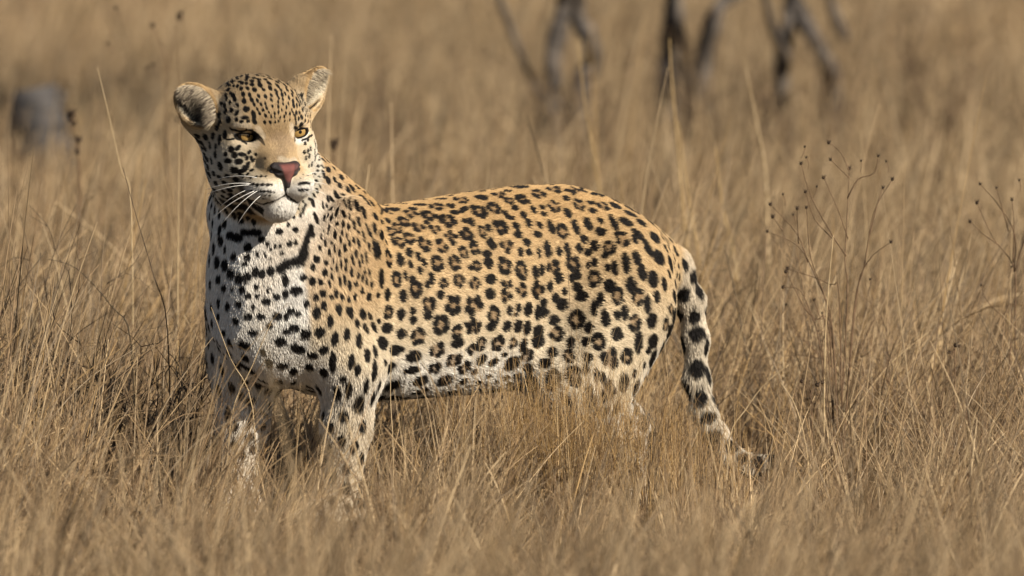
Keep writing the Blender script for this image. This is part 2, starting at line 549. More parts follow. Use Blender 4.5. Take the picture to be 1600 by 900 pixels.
for (ox, oy, sc, rows) in ((330, 170, 8.889, [(250, 170, 40, 40), (140, 220, 30, 50), (110, 290, 35, 35), (60, 390, 35, 45), (210, 370, 30, 50), (140, 450, 32, 60), (300, 570, 36, 42), (390, 545, 24, 44, .8), (215, 640, 28, 28), (340, 655, 36, 36), (440, 645, 48, 26),
        (545, 615, 22, 26), (570, 690, 22, 28), (515, 690, 20, 30, .8), (635, 640, 18, 22), (250, 730, 52, 32), (30, 730, 34, 46), (150, 800, 46, 56), (85, 640, 26, 50), (400, 740, 50, 30), (90, 540, 26, 40), (10, 530, 24, 50), (520, 760, 22, 34, .8), (600, 720, 16, 34, .8),
        (500, 820, 40, 26), (580, 850, 30, 24), (350, 850, 50, 40), (450, 860, 30, 30), (1330, 590, 18, 30), (1280, 610, 18, 24), (1370, 560, 16, 34), (1430, 600, 14, 40), (1430, 690, 18, 40), (1380, 770, 18, 34), (1440, 500, 16, 50), (1350, 660, 16, 28), (1300, 690, 14, 28),
        (1345, 790, 14, 24), (1300, 480, 20, 30, .8), (1340, 440, 16, 30, .8), (370, 75, 28, 40, .8), (500, 20, 40, 36), (230, 60, 30, 40), (140, 110, 26, 46), (360, 160, 26, 26), (430, 185, 28, 20), (480, 140, 50, 24), (525, 185, 22, 20)]),
        (330, 240, 8.183, [(290, 220, 26, 36), (230, 285, 36, 26), (130, 300, 50, 26), (380, 240, 24, 40), (60, 260, 40, 30), (450, 210, 20, 24), (330, 330, 40, 24), (200, 370, 46, 26), (420, 290, 26, 22), (90, 380, 40, 30), (480, 260, 20, 20)])):
    dots([(ox + r[0] / sc, oy + r[1] / sc, r[2] / sc * 1.3, r[3] / sc * 1.25) + tuple(r[4:]) for r in rows], warp=.3)
line([(386, 277), (393.5, 276.7), (416, 275)], 1.0, GREYTAN * .5, strength=.6)
dots([(393.5, 276.7, 2.6), (402, 276, 2.8), (410, 274.8, 2.6), (416, 275.4, 2)])
line([(384, 286.5), (391, 287), (425, 287.7)], 1.1, strength=.8)
dots([(391, 287, 2.4), (397, 287.5, 2.4), (403, 288.3, 3.2), (412, 288.3, 3.2), (419, 287.7, 2.8), (425, 287.7, 2.1)])
line([(380, 296.5), (386, 297.4), (430, 299)], 1.0, strength=.8)
dots([(395, 297.5, 2.2), (403, 298, 2.5), (409, 298, 2.3), (414, 298, 2.5), (419, 298.5, 2.2), (424, 299, 2.2), (430, 299, 1.7)])
dots([(408, 305, 2.1), (415.5, 304.8, 2), (423, 304, 2), (413, 309.7, 1.9), (404, 310, 2)])
line([(465.6, 286.4), (483, 285)], 2.3)
line([(467, 296.2), (480.5, 295.4)], 2.1)
dots([(473, 273, 1.6), (479, 274, 1.6), (473, 306, 2), (468, 278, 1.2)])
line([(447, 284), (446.5, 303)], 1.5)
line([(446.7, 303.5), (436, 309), (425, 314.5), (413, 318.5), (403, 316), (396, 311)], 1.7)
line([(449, 305), (459.5, 313), (467, 317)], 1.7)
line([(391, 313), (397, 321), (407, 328)], 8.0); line([(404, 321), (411, 326)], 3.5)  # black fur left of the chin, shadow under the pad painted with it
line([(350, 314), (366, 321), (384, 322), (394, 330)], 9, BLACK * 1.3, soft=.35, warp=.5, strength=.97)  # jaw: black fur and the shadow below the head, painted as one
dots([(437, 320, .8), (433, 325, .8), (445, 326, .7), (440, 316, .8)], BLACK * 3)
line([(474, 318), (470, 327), (466.5, 336)], 2.7)
line([(452, 341), (447, 349)], 2.7)
_dots = dots
def dots(rows, **k):
    _dots([(r[0], r[1], r[2] * 1.22, (r[3] if len(r) > 3 else r[2]) * 1.18) + tuple(r[4:5]) for r in rows], warp=.16, **k)
# throat, collar, breast and fore legs
line([(380, 360), (403, 360)], 6); line([(360, 364), (374, 370)], 7)
dots([(434.6, 358, 5), (459, 356, 4.5), (408, 370, 5), (450, 378, 4), (460, 377, 3.5), (430, 382, 2.5, 4), (436.5, 382, 2.3, 4), (423, 388, 2, 3.5), (417, 380, 3, 4), (402, 395, 2.5, 4),
      (414, 396, 2, 4, -.5), (422, 403, 1.8), (440, 393, 3), (386, 400, 5), (382, 411, 4), (485, 361, 5, 9), (491, 339, 3.5, 10), (345, 355, 4, 8), (332, 365, 3, 8), (335, 385, 4, 9), (352, 388, 3, 5), (352, 346, 4, 7), (334, 345, 3, 7)])
line([(484, 352), (478, 373), (474.3, 387)], 5.2); line([(474, 390), (469.6, 404), (459, 407), (450, 411), (438, 417)], 8.0, warp=.3)
dots([(422, 421.6, 6), (408, 424.4, 5, 6.5), (397, 422.5, 5, 7.5), (385.5, 431, 5.5, 8), (374, 430, 7, 8), (361, 424, 7, 8), (351, 413, 7, 8), (340, 407, 7, 9), (328, 402, 4, 9)])
dots([(399, 444, 4), (418.6, 450, 3.5), (400.6, 457.5, 4), (431, 460, 4.6), (415, 469, 6.5, 5.5), (387, 459, 4.6), (461, 453, 9, 7), (445, 458.5, 4.5, 6.5), (472.4, 432, 5.5), (486.6, 437.6, 5, 7), (499, 438.6, 3.7, 4.8),
      (373, 472.6, 6), (394, 475.4, 3, 4), (387, 491.5, 5.5), (407, 490.5, 6.5, 4.5), (433, 492.4, 7, 5.5), (446, 489.6, 3.8, 5.8), (454.5, 484, 5), (464, 489, 5, 3.5), (478, 475, 4, 6.5), (494, 486, 5.5, 9.5), (505.5, 477, 4.5, 7),
      (503.6, 455.6, 5), (492, 463, 4.5), (506.4, 424, 4, 6), (495, 403, 5.5), (488.5, 415, 4, 6), (350, 450, 5, 6), (356, 478, 5, 7), (342, 470, 4, 7), (363, 450, 3.5)])
dots([(394, 517, 7, 5), (381, 536, 9, 7), (420, 503, 5), (437, 531, 8, 7), (447, 516, 6, 5), (459, 511, 7, 6), (476, 520.5, 7.5), (499.6, 517, 7.5, 8), (515, 502, 5, 9), (464, 542, 11, 7, .5), (487, 554, 8, 6), (504, 544, 7),
      (523, 527, 6, 10), (381, 592, 5, 7), (392, 620, 8, 6), (389, 656, 4.5, 6), (358, 535, 4, 8), (347, 575, 4, 10), (361, 600, 5, 8), (357, 640, 5, 10), (441, 568, 8, 6), (520, 564, 5, 16), (506, 580, 5.5, 9), (535, 589, 4.8, 6),
      (526, 609, 6, 11), (548, 564, 5, 11), (559, 576, 4.5, 9), (545, 605, 5, 11), (560, 625, 8, 13), (537, 642, 6, 10), (518, 662, 6, 8), (571, 601, 4, 11), (582, 617, 4.5, 9), (566, 660, 6, 10), (585, 655, 4, 10), (533, 685, 5, 9), (553, 695, 6, 10), (578, 690, 5, 9),
      (516, 700, 5, 9), (541, 730, 6, 8), (570, 735, 6, 8), (365, 690, 5, 8), (395, 700, 6, 6), (560, 530, 5, 11), (540, 520, 5, 9), (572, 555, 5, 10), (585, 570, 4, 10), (592, 600, 4, 9)])
line([(373.6, 565.6), (384, 572), (395, 580)], 5.5); line([(398, 586), (414, 595)], 2.5); line([(408, 636), (433, 654)], 3); line([(417, 670), (434, 676)], 3); line([(405, 690), (425, 694)], 3); line([(405, 720), (428, 722)], 3.5)
# tail
dots([(u_, v_, a_ * 1.08, b_ * 1.08) for (u_, v_, a_, b_) in [(1066, 455, 9, 11), (1091, 452, 7, 10), (1062, 488, 8, 9), (1090, 518, 10, 11), (1066, 533, 9, 12), (1104, 540, 5, 12), (1088, 572, 9, 12), (1103, 580, 5, 11), (1072, 600, 8, 14), (1095, 615, 7, 12), (1112, 622, 6, 11),
      (1108, 648, 9, 9), (1112, 685, 12, 13), (1140, 695, 7, 12), (1160, 715, 8, 8), (1185, 720, 8, 9), (1205, 712, 10, 8)]])
# the coat of the flank, read off the photograph: x, y, half width, half height (, slant) in enlarged crops; R rings, S solid marks
def read_marks(origin, scale, text, only=None):
    out = []
    for tok in text.split():
        q = tok.split(',')
        kind = 1 if q[-1] == 'R' else 0
        if q[-1] in 'RS': q = q[:-1]
        x, y, a, b = map(float, q[:4])
        sl = float(q[4]) if len(q) > 4 else 0.0
        if only and not only(x, y): continue
        out.append((origin[0] + x / scale, origin[1] + y / scale, a / scale, b / scale, sl, kind))
    return out
MARKS = read_marks((580, 270), 5, '''690,215,60,32,R 845,195,52,28 985,175,60,30,R 1130,115,70,28 530,210,50,14 380,217,55,10 200,245,70,14 40,220,40,10 495,265,58,36,R 365,255,50,16 310,285,38,20 295,320,62,38,R 440,335,62,48,R
160,290,45,28 90,290,60,30,R 240,380,48,46,R 355,425,52,40,R 190,430,32,52,R 585,375,66,62,R 610,260,34,24 640,310,38,22 710,290,38,26,-.8 830,300,58,62,R 945,275,52,52,R 1065,220,40,36,R 1165,205,50,45,R 1112,275,28,28
1035,315,24,28 1075,350,32,24 1180,330,28,32 420,390,24,20 485,440,45,36,R 715,375,26,22 770,385,28,40 610,495,58,36,R 630,548,26,22 735,480,56,52,R 855,460,28,58,R 905,430,28,36 1000,425,58,58,R 1120,415,28,36 1140,480,36,36
20,430,16,48 75,480,24,40 75,400,22,34 115,370,20,28 140,460,24,46,R 160,535,18,38 215,545,30,52,R 285,510,38,58,R 405,555,52,64,R 540,570,50,62,R 710,620,36,58,R 795,585,46,52,R 930,550,38,50 1048,570,54,50,R 1155,615,24,36 1195,540,20,30
20,590,14,80 48,600,18,70 125,660,36,80,R 218,675,32,58 285,620,26,40 298,712,20,34 355,650,22,36 402,700,20,36 370,760,26,30 505,705,46,70,R 640,700,46,66,R 765,740,22,26 815,725,30,52,R 895,630,36,32 905,700,38,46 1035,725,54,72,R 1165,760,48,80,R
72,820,22,78 185,830,38,66,R 260,800,16,38 315,840,26,46 365,880,24,36 460,820,26,50 430,870,22,34 555,860,36,42,R 675,840,46,60,R 800,865,44,52,R 925,830,44,42 1050,870,46,34,R''')
MARKS += read_marks((580, 440), 4.615, '''110,90,22,46 220,100,30,48 310,50,42,66,R 410,20,32,36 490,90,32,34 515,25,32,36 625,20,36,36 850,85,38,42 960,100,46,46,R 965,15,38,30 1080,60,42,50,R 1180,60,30,50
115,220,34,48,R 205,235,32,48 290,210,22,32 293,275,28,32 405,160,52,52,R 400,240,34,40 585,170,62,70,R 730,175,72,66,R 875,240,46,80,R 855,320,38,36 990,205,26,34 1055,185,24,32 1035,235,20,16 1125,195,30,54 1190,220,20,60
105,330,42,38 208,375,40,40 330,390,54,64,R 495,310,58,78,R 610,360,40,55,R 610,440,48,38 725,320,62,50,R 970,320,32,42 1050,320,32,46 1118,330,28,54,.3 1190,400,36,80,R 75,440,40,50 165,490,48,38 300,535,58,44 465,490,52,56,R
715,485,38,42,R 780,445,38,54,R 905,440,50,56,R 1015,440,32,45,R 1085,460,24,50,.3 130,615,48,44 285,635,56,28 445,620,46,40,R 585,565,56,55,R 785,560,36,46 660,620,50,48,R 870,580,36,34 1000,590,55,60 1110,530,50,50,R
155,735,55,44 335,710,56,42 20,650,18,60 20,500,16,50 505,710,55,50 640,710,30,30 1150,720,46,54 1120,620,36,40''', lambda x, y: y > 30)
MARKS += read_marks((800, 270), 4, '''50,90,46,22 150,130,46,36,R 255,105,50,30,R 390,110,62,30,R 460,75,50,20 60,165,44,32,R 330,160,24,22 505,130,32,18 555,110,45,22,-2 170,55,70,12 300,48,70,10 15,220,18,20 125,230,20,30 182,215,20,18 190,257,24,18 65,265,20,22
258,210,36,46,R 342,250,26,34 410,200,30,46,R 485,185,26,16 497,235,26,22 558,205,34,38,R 635,205,24,42,-1 645,150,22,42,-1 728,195,24,36,-1 800,235,28,34,R 850,300,28,44,-.3 95,315,22,32 163,325,20,24 150,383,28,24 20,330,22,22 30,385,28,24
235,335,22,50 305,362,34,54,R 388,340,24,52 465,318,26,44 545,300,22,26 543,368,38,30 626,312,26,62 703,308,28,46,-.4 728,255,20,44,-1 800,310,20,40,-1 885,400,30,44,-.7 955,400,24,46,-.6 920,315,24,46,-1 995,370,14,28,-.4 1040,440,18,36,-.4
88,435,26,26 45,495,20,26 100,495,24,26 163,498,14,40 215,475,26,56 287,490,20,32 340,482,20,50 440,415,26,30 410,470,22,32 508,455,30,36 467,498,26,26 600,470,40,50,R 573,518,22,20 680,415,42,52,R 778,385,24,50,-.2 755,415,18,34 840,465,24,66
912,525,34,52 770,530,26,48 985,560,22,56 1013,480,14,38,-.2 1070,580,20,56 1120,580,20,44,-.2 1020,685,28,34 60,615,44,56,R 140,620,20,46 180,605,18,40 250,590,44,44,R 372,565,48,46,R 465,580,16,24 508,560,26,30 588,592,18,26 632,594,24,46
706,565,30,68 805,615,28,56 875,660,38,52 945,690,18,44 285,655,28,40 230,705,22,36 400,635,26,38 365,655,22,32 505,660,46,56,R 602,705,40,44 735,700,34,54 650,770,36,64,R 778,775,40,58,R 898,770,22,44 840,820,24,60 262,780,24,34 318,738,20,26
55,740,38,48,R 155,730,38,54,R 303,822,38,42 398,715,34,32 425,770,42,40 545,790,28,46 505,845,26,50 35,840,20,24 95,850,28,46 188,810,24,32 180,870,44,36''', lambda x, y: x < 1040 and not (x < 80 and y > 600))
MARKS += read_marks((800, 450), 4.615, '''455,225,60,75,R 665,215,36,66 750,195,22,40 800,175,30,54 295,230,40,40 875,250,45,70,R 1000,235,40,60 35,270,34,46 102,285,28,54,.2 180,300,40,40 182,375,40,46 75,400,24,46,.3 310,330,56,60,R 545,285,36,45 520,385,32,40
415,395,32,46 615,385,52,70,R 750,330,46,54 905,390,34,80 280,465,40,44 230,540,50,38 400,490,40,55,R 540,500,36,40 525,575,28,36 700,500,60,72,R 820,490,42,60,R 600,610,20,54 645,630,22,40 280,650,50,76,R 430,630,60,80,R 130,675,46,54
550,710,26,40 570,790,42,56 690,720,56,70,R 800,660,40,60 895,690,28,60 360,785,32,34 410,830,30,44 210,840,30,50 280,840,16,30''')
MARKS += read_marks((480, 240), 7.5, '''220,170,26,40,-1 285,160,16,30,-1 165,230,22,46,-.4 225,290,24,50,-.3 300,290,20,40,-.3 380,265,30,42,-.8 440,270,16,26,-1 363,360,28,32 460,415,24,46,-.4 510,400,20,60,-.3 545,340,18,42,-.6 598,475,24,62,-.3 650,445,16,34,-.5
325,480,24,76,-.2 405,480,16,36,-.3 432,570,16,60,-.3 225,510,14,50 268,520,18,56,-.3 170,590,14,50 215,600,12,36 278,640,20,30 490,585,20,80 565,600,32,72 650,690,24,84 685,560,18,70,-.3 345,675,18,60 422,700,22,56,-.3 490,735,16,46 590,780,20,60
85,745,22,84 192,745,18,38 240,720,12,28 283,740,18,42 345,810,20,32 415,820,20,44 255,850,14,36 540,830,18,56 480,850,18,44 690,850,16,44''')
MARKS += read_marks((480, 350), 7.5, '''160,140,14,36 190,70,10,20 205,210,16,48 140,265,24,32 242,95,14,26 318,110,22,56 400,90,16,34 385,170,14,50 280,215,14,28 315,275,12,46 255,325,20,44 215,438,24,34 300,420,12,28 372,330,18,58 435,270,20,60 455,130,14,34
487,215,14,54 590,85,14,24 535,180,18,38 590,215,16,60 650,130,12,80,-.1 560,330,20,54 525,405,18,64,-.2 632,390,14,60 680,380,14,80 450,420,20,40 443,500,18,38 388,455,12,48 340,510,16,52 278,515,12,24 195,560,24,42 280,605,20,40 255,680,22,42 378,660,20,58
433,640,20,62 515,555,22,58 490,710,24,60 590,590,16,46 570,690,26,42 605,460,16,50 665,555,14,36 640,620,14,50 718,560,18,40 685,670,18,50 748,705,18,50 330,800,28,50 275,840,26,36 400,845,24,48 475,870,26,40 555,845,24,44 635,770,22,44 715,845,34,56
790,290,16,120 700,60,14,70 735,120,14,50 715,250,14,60''')
for (u, v, a, b, sl, kind) in MARKS:
    i = hit(u, v, 4.5)
    if i is None: i = hit(u, v, 11)
    if i is None: continue
    n = LN[i]
    e = UPZ + CX * sl
    e = unit(e - n * (e @ n)); f = np.cross(n, e)
    # slide within the surface to the measured place, and undo the foreshortening
    pr = lambda w: np.array([w @ CX, w @ CUP])
    J = np.stack([pr(e), pr(f)], 1)
    du = np.array([u - LPX[i, 0], LPX[i, 1] - v]) * MM
    try:
        st = np.linalg.solve(J, du)
    except Exception:
        st = np.zeros(2)
    st = np.clip(st, -.012, .012)
    p = LV[i] + e * st[0] + f * st[1]
    se = max(.5, np.linalg.norm(pr(e))); sf = max(.5, np.linalg.norm(pr(f)))
    spots.append((p, e, f, b * MM / se * 1.05, a * MM / sf * 1.03, BLACK, .12, .15, kind, 1.0))
n_hand = len(spots)

dots = _dots
# the rest of the coat is scattered: spacing and kind by where on the body it is
def spot_kind(p):
    R = regions(p)
    s, t, z, h, head, tail = R
    n = len(p)
    sp = np.full(n, .0345); a = np.full(n, .0180); b = np.full(n, .0160); ros = np.full(n, .96)
    back = smoothstep(.56, .62, z) * (np.abs(t) < .12)
    sp = sp - .005 * back; a = a + .002 * back; b = b - .006 * back
    m = s < -.22;  sp[m] = .0330; a[m] = .0155; b[m] = .0125; ros[m] = .45
    m = (s < -.22) & (z > .57); sp[m] = .0275; a[m] = .0135; b[m] = .0092; ros[m] = .3
    m = (z < .34); sp[m] = .039; a[m] = .0165; b[m] = .013; ros[m] = .15
    m = (z < .32) & (s < -.1); sp[m] = .034; a[m] = .0155; b[m] = .0125; ros[m] = .25
    m = (s > .14) & (s <= .24); sp[m] = .033; a[m] = .0150; b[m] = .0125; ros[m] = .8
    m = (s > .225) & (z > .32); k = smoothstep(.64, .42, z[m]); sp[m] = .0162 + .0068 * k; a[m] = .0086 + .0027 * k; b[m] = .0046 + .0024 * k; ros[m] = .0
    m = (s > .2) & (z <= .32); sp[m] = .031; a[m] = .012; b[m] = .0085; ros[m] = 0
    m = (s > .40) & (np.abs(t) < .07) & (z < .60); sp[m] = .031; a[m] = .0085; b[m] = .0075; ros[m] = 0
    m = tail > .5; sp[m] = .034; a[m] = .014; b[m] = .011; ros[m] = 0
    hm = head > .5
    sp[hm] = .0135; a[hm] = .0068; b[hm] = .0050; ros[hm] = 0
    cr = hm & (h[:, 2] > .018)
    kk = smoothstep(.02, .10, h[:, 2]); mid = np.exp(-(h[:, 0] / .035) ** 2) * smoothstep(.095, .06, h[:, 2])
    sp[cr] = (.0086 + .0034 * kk - .0028 * mid)[cr]; a[cr] = (.0046 + .0020 * kk - .0018 * mid)[cr]; b[cr] = (.0028 + .0010 * kk - .0011 * mid)[cr]
    rr = hm & (h[:, 0] > .05) & (h[:, 2] < .02); sp[rr] = .0105; a[rr] = .0050; b[rr] = .0026
    # bare of spots: bridge, muzzle, chin, lids, ears
    bare = hm & (((np.abs(h[:, 0]) < .040) & (h[:, 1] > .045) & (h[:, 2] < .026)) | ((h[:, 1] > .062) & (h[:, 2] < -.048)) | ((h[:, 1] > .035) & (h[:, 2] < -.10) & (np.abs(h[:, 0]) < .045)) | (np.abs(h[:, 0]) > .098) & (h[:, 2] > .0))
    bare |= (h[:, 1] > .02) & (h[:, 2] < -.10) & (h[:, 2] > -.178) & (np.abs(h[:, 0]) < .045)
    for sd in (-1, 1):
        bare |= np.linalg.norm(p - EYE[sd], axis=1) < .029
        c, ex, ey, ez = EAR[sd]
        bare |= (np.linalg.norm(p - c, axis=1) < .062) & (((p - c) @ ez) > -.034)
    return sp, a, b, ros, bare, R

quad_area = np.linalg.norm(np.cross(LV[LQ[:, 2]] - LV[LQ[:, 0]], LV[LQ[:, 3]] - LV[LQ[:, 1]]), axis=1) / 2
varea = sum(np.bincount(LQ[:, k], quad_area / 4, len(LV)) for k in range(4))
cand_w = varea.copy()
cand_w[np.linalg.norm(LV - HO, axis=1) < .17] *= 10
cand = rng.choice(len(LV), 60000, p=cand_w / cand_w.sum())
sp_c, a_c, b_c, ros_c, bare_c, R_c = spot_kind(LV[cand])
flow_c = flow_dir(LV[cand], LN[cand], R_c)
pxc = LPX[cand]
read_c = (facing[cand] > .04) & (((pxc[:, 0] > 588) & (pxc[:, 0] < np.where(pxc[:, 1] > 440, 1012, 1062)) & (pxc[:, 1] > 270) & (pxc[:, 1] < 600)) | ((pxc[:, 0] > 492) & (pxc[:, 0] <= 588) & (pxc[:, 1] > 250) & (pxc[:, 1] < 470)))
read_head = (facing[cand] > .04) & (((pxc[:, 0] > 332) & (pxc[:, 0] < 412) & (pxc[:, 1] > 180) & (pxc[:, 1] < 290)) | ((pxc[:, 0] > 462) & (pxc[:, 0] < 492) & (pxc[:, 1] > 205) & (pxc[:, 1] < 265)))
read_c &= (regions(LV[cand])[4] < .3) & (regions(LV[cand])[5] < .3)
PTS = np.zeros((6000, 3)); RAD = np.zeros(6000); npt = 0
for s_ in spots[n_paint:]:
    PTS[npt] = s_[0]; RAD[npt] = max(s_[3], s_[4]); npt += 1
n_fixed = npt
for j in range(len(cand)):
    if bare_c[j] or read_head[j]:
        continue
    p = LV[cand[j]]
    d = np.linalg.norm(PTS[:npt] - p, axis=1)
    own = sp_c[j] * (.88 + .24 * rng.random())
    if read_c[j]:                                  # small marks in the gaps between those read off the photograph
        if (d < RAD[:npt] + .0125).any():
            continue
        PTS[npt] = p; RAD[npt] = .0075; npt += 1
        k_ = .0062 + .003 * rng.random()
        spots.append((p, flow_c[j], np.cross(LN[cand[j]], flow_c[j]), k_ * 1.15, k_ * .85, BLACK, .14, .2, 0, 1.0))
        continue
    lim = np.where(np.arange(npt) < n_fixed, RAD[:npt] + a_c[j] * 1.15, own)
    if (d < lim).any():
        continue
    PTS[npt] = p; npt += 1
    jit = .82 + .36 * rng.random()
    kind = 1 if rng.random() < ros_c[j] else 0
    e = flow_c[j]
    if kind == 1:
        w = rng.normal(0, .3); e = unit(e * math.cos(w) + np.cross(LN[cand[j]], e) * math.sin(w))
    spots.append((p, e, np.cross(LN[cand[j]], e), a_c[j] * jit * 1.1, b_c[j] * jit * 1.1 * (.85 + .3 * rng.random()), BLACK, .14, .30, kind, 1.0))
print('spots', len(spots), time.time() - T0)

def coat(p, n):
    """Colour of the coat at surface points."""
    R = regions(p)
    s, t, z, h, head, tail = R
    N = len(p)
    col = np.tile(np.array([.63, .455, .255]), (N, 1))
    def mix(c, w):
        nonlocal col
        col = col * (1 - w[:, None]) + np.asarray(c) * w[:, None]
    mix([.51, .33, .152], smoothstep(.46, .63, z))
    mix([.74, .625, .45], smoothstep(.50, .34, z) * .9)
    mix([.58, .40, .215], smoothstep(.22, .34, s) * smoothstep(.36, .48, z) * .7)
    mix(WHITE, smoothstep(.37, .285, z) * smoothstep(.34, .1, np.abs(s - .08)) * .5)
    mix(WHITE, smoothstep(.40, .30, z) * smoothstep(-.1, -.6, n[:, 2]) * .8)
    # breast and throat
    tt = t + .6 * np.maximum(0, .50 - s) * 0
    mix(WHITE, smoothstep(.175, .045, np.abs(tt)) * smoothstep(.27, .42, s) * smoothstep(.70, .62, z))
    # inside of the legs and fronts low down
    mix(WHITE, smoothstep(.34, .24, z) * smoothstep(-.1, -.6, n @ BN) * (t > 0) * .8)
    mix(WHITE, smoothstep(.40, .30, z) * smoothstep(-.2, .4, n @ BN) * (t < 0) * .9)
    mix([.72, .58, .40], smoothstep(.30, .12, z) * .6)
    mix([.72, .64, .52], tail * .7)
    # head
    mix([.56, .405, .23], head)
    mix([.66, .55, .39], head * smoothstep(.025, -.015, h[:, 2]) * smoothstep(.030, .052, np.abs(h[:, 0])))
    mix([.72, .66, .55], head * smoothstep(.0, -.05, h[:, 2]) * smoothstep(.055, .075, np.abs(h[:, 0])))
    mix([.60, .50, .36], head * smoothstep(.05, .065, np.abs(h[:, 0])) * smoothstep(.02, .04, h[:, 2]) * smoothstep(.08, .06, h[:, 2]) * .7)
    pad = smoothstep(.052, .068, h[:, 1]) * smoothstep(-.058, -.078, h[:, 2])
    mix([.74, .63, .47], head * pad)
    mix(WHITE * .98, head * smoothstep(-.072, -.092, h[:, 2]) * smoothstep(.085, .105, h[:, 1]))
    mix(WHITE, smoothstep(-.112, -.122, h[:, 2]) * smoothstep(.045, .07, h[:, 1]) * smoothstep(.06, .045, np.abs(h[:, 0])))
    # ears: dark backs, pale fringed inside, tan rim
    for sd in (-1, 1):
        c, ex, ey, ez = EAR[sd]
        q = p - c
        e1, e2, e3 = q @ ex, q @ ey, q @ ez
        rad = np.sqrt((e1 / EW[sd][0]) ** 2 + (e3 / EW[sd][1]) ** 2)
        ear = smoothstep(1.18, 1.05, rad) * (np.abs(e2) < .05) * (e3 > -.040)
        back_ = smoothstep(.15, -.25, n @ ey)
        mix([.56, .38, .19], ear * smoothstep(.55, .85, rad))
        inn = ear * (1 - back_) * smoothstep(.98, .72, rad)
        streak = noise3(np.stack([e1 * 160, e2 * 60, e3 * 420], 1))
        tone = smoothstep(.40, .52, streak) if sd < 0 else smoothstep(.10, .20, streak)
        colr = np.array([.68, .60, .46])[None] * (tone[:, None] * .8 + .2) + np.array([.06, .045, .035])[None] * (1 - tone[:, None])
        col = col * (1 - inn[:, None]) + colr * inn[:, None]
        mix(BLACK * 1.5, ear * back_ * smoothstep(.35, .0, np.abs(rad - .75)) * smoothstep(1.0, .85, rad))
        mix(BLACK * 1.5, ear * back_ * smoothstep(.0, -.02, e3))
    # uneven tone
    nz = noise3(p, 22) * .6 + noise3(p, 70) * .4
    col = col * (.86 + .28 * nz)[:, None]
    # marks
    wn = np.stack([noise3(p, 95), noise3(p + 7.3, 95), noise3(p + 3.1, 210)], 1) - .5
    order = np.argsort(p[:, 0])
    ps = p[order]
    rs = np.random.default_rng(11)
    for (c, e, f, a, b, color, soft, warp, kind, strength) in spots:
        r = max(a, b) * 1.6 + .002
        i0, i1 = np.searchsorted(ps[:, 0], (c[0] - r, c[0] + r))
        idx = order[i0:i1]
        q = p[idx] - c
        k = (q * q).sum(1) < r * r
        idx = idx[k]; q = q[k]
        if len(idx) == 0:
            continue
        u, v = q @ e, q @ f
        sc = min(a, b)
        u = u + wn[idx, 0] * warp * 1.6 * sc + wn[idx, 2] * warp * .6 * sc
        v = v + wn[idx, 1] * warp * 1.6 * sc - wn[idx, 2] * warp * .6 * sc
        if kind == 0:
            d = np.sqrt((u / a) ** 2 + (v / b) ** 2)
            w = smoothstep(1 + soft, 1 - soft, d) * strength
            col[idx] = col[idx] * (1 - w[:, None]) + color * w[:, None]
        else:
            d = np.sqrt((u / a) ** 2 + (v / b) ** 2)
            w = smoothstep(1.0, .7, d) * .72
            col[idx] = col[idx] * (1 - w[:, None]) + np.array([.33, .205, .10]) * w[:, None]
            m = rs.integers(3, 6)
            ph = rs.random() * 6.28
            w = np.zeros(len(idx))
            for j in range(m):
                an = ph + 6.283 * j / m + rs.normal(0, .16)
                cu, cv = math.cos(an) * a * .66, math.sin(an) * b * .66
                tx, ty = -math.sin(an), math.cos(an)
                du, dv = u - cu, v - cv
                lt = (du * tx + dv * ty) / (a * (.62 - .055 * m + rs.random() * .16) * 1.18)
                ln = (du * ty - dv * tx) / (b * (.34 + rs.random() * .14))
                w = np.maximum(w, smoothstep(1.18, .82, np.sqrt(lt * lt + ln * ln)))
            col[idx] = col[idx] * (1 - w[:, None]) + color * w[:, None]
    # dark rims of the lids
    for sd in (-1, 1):
        ax = np.stack([hvec(1, -sd * .22, sd * .20), hvec(sd * .22, 1, 0), hvec(-sd * .20, 0, 1)])
        q = (p - EYE[sd] - hvec(sd * .12, 1, -.19) * .019) @ ax.T
        w = smoothstep(1.30, 1.15, np.sqrt((q[:, 0] / .0195) ** 2 + (q[:, 1] / .022) ** 2 + (q[:, 2] / .0074) ** 2))
        col = col * (1 - w[:, None]) + BLACK * w[:, None]
    return np.clip(col * .80, .003, .9), R

# skin
skin_mat = principled('leopard_skin', rough=.75, spec=.1)
_a = skin_mat.node_tree.nodes.new('ShaderNodeAttribute'); _a.attribute_name = 'tint'
skin_mat.node_tree.links.new(_a.outputs['Color'], skin_mat.node_tree.nodes['Principled BSDF'].inputs['Base Color'])
body = mesh_object('body', LV, LQ, skin_mat, leopard)
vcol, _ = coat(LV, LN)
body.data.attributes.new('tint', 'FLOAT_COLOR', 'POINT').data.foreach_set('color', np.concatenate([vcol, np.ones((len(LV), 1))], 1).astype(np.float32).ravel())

# fur
fur_mat = principled('leopard_fur', rough=.55, spec=.16)
_a = fur_mat.node_tree.nodes.new('ShaderNodeAttribute'); _a.attribute_name = 'tint'
fur_mat.node_tree.links.new(_a.outputs['Color'], fur_mat.node_tree.nodes['Principled BSDF'].inputs['Base Color'])

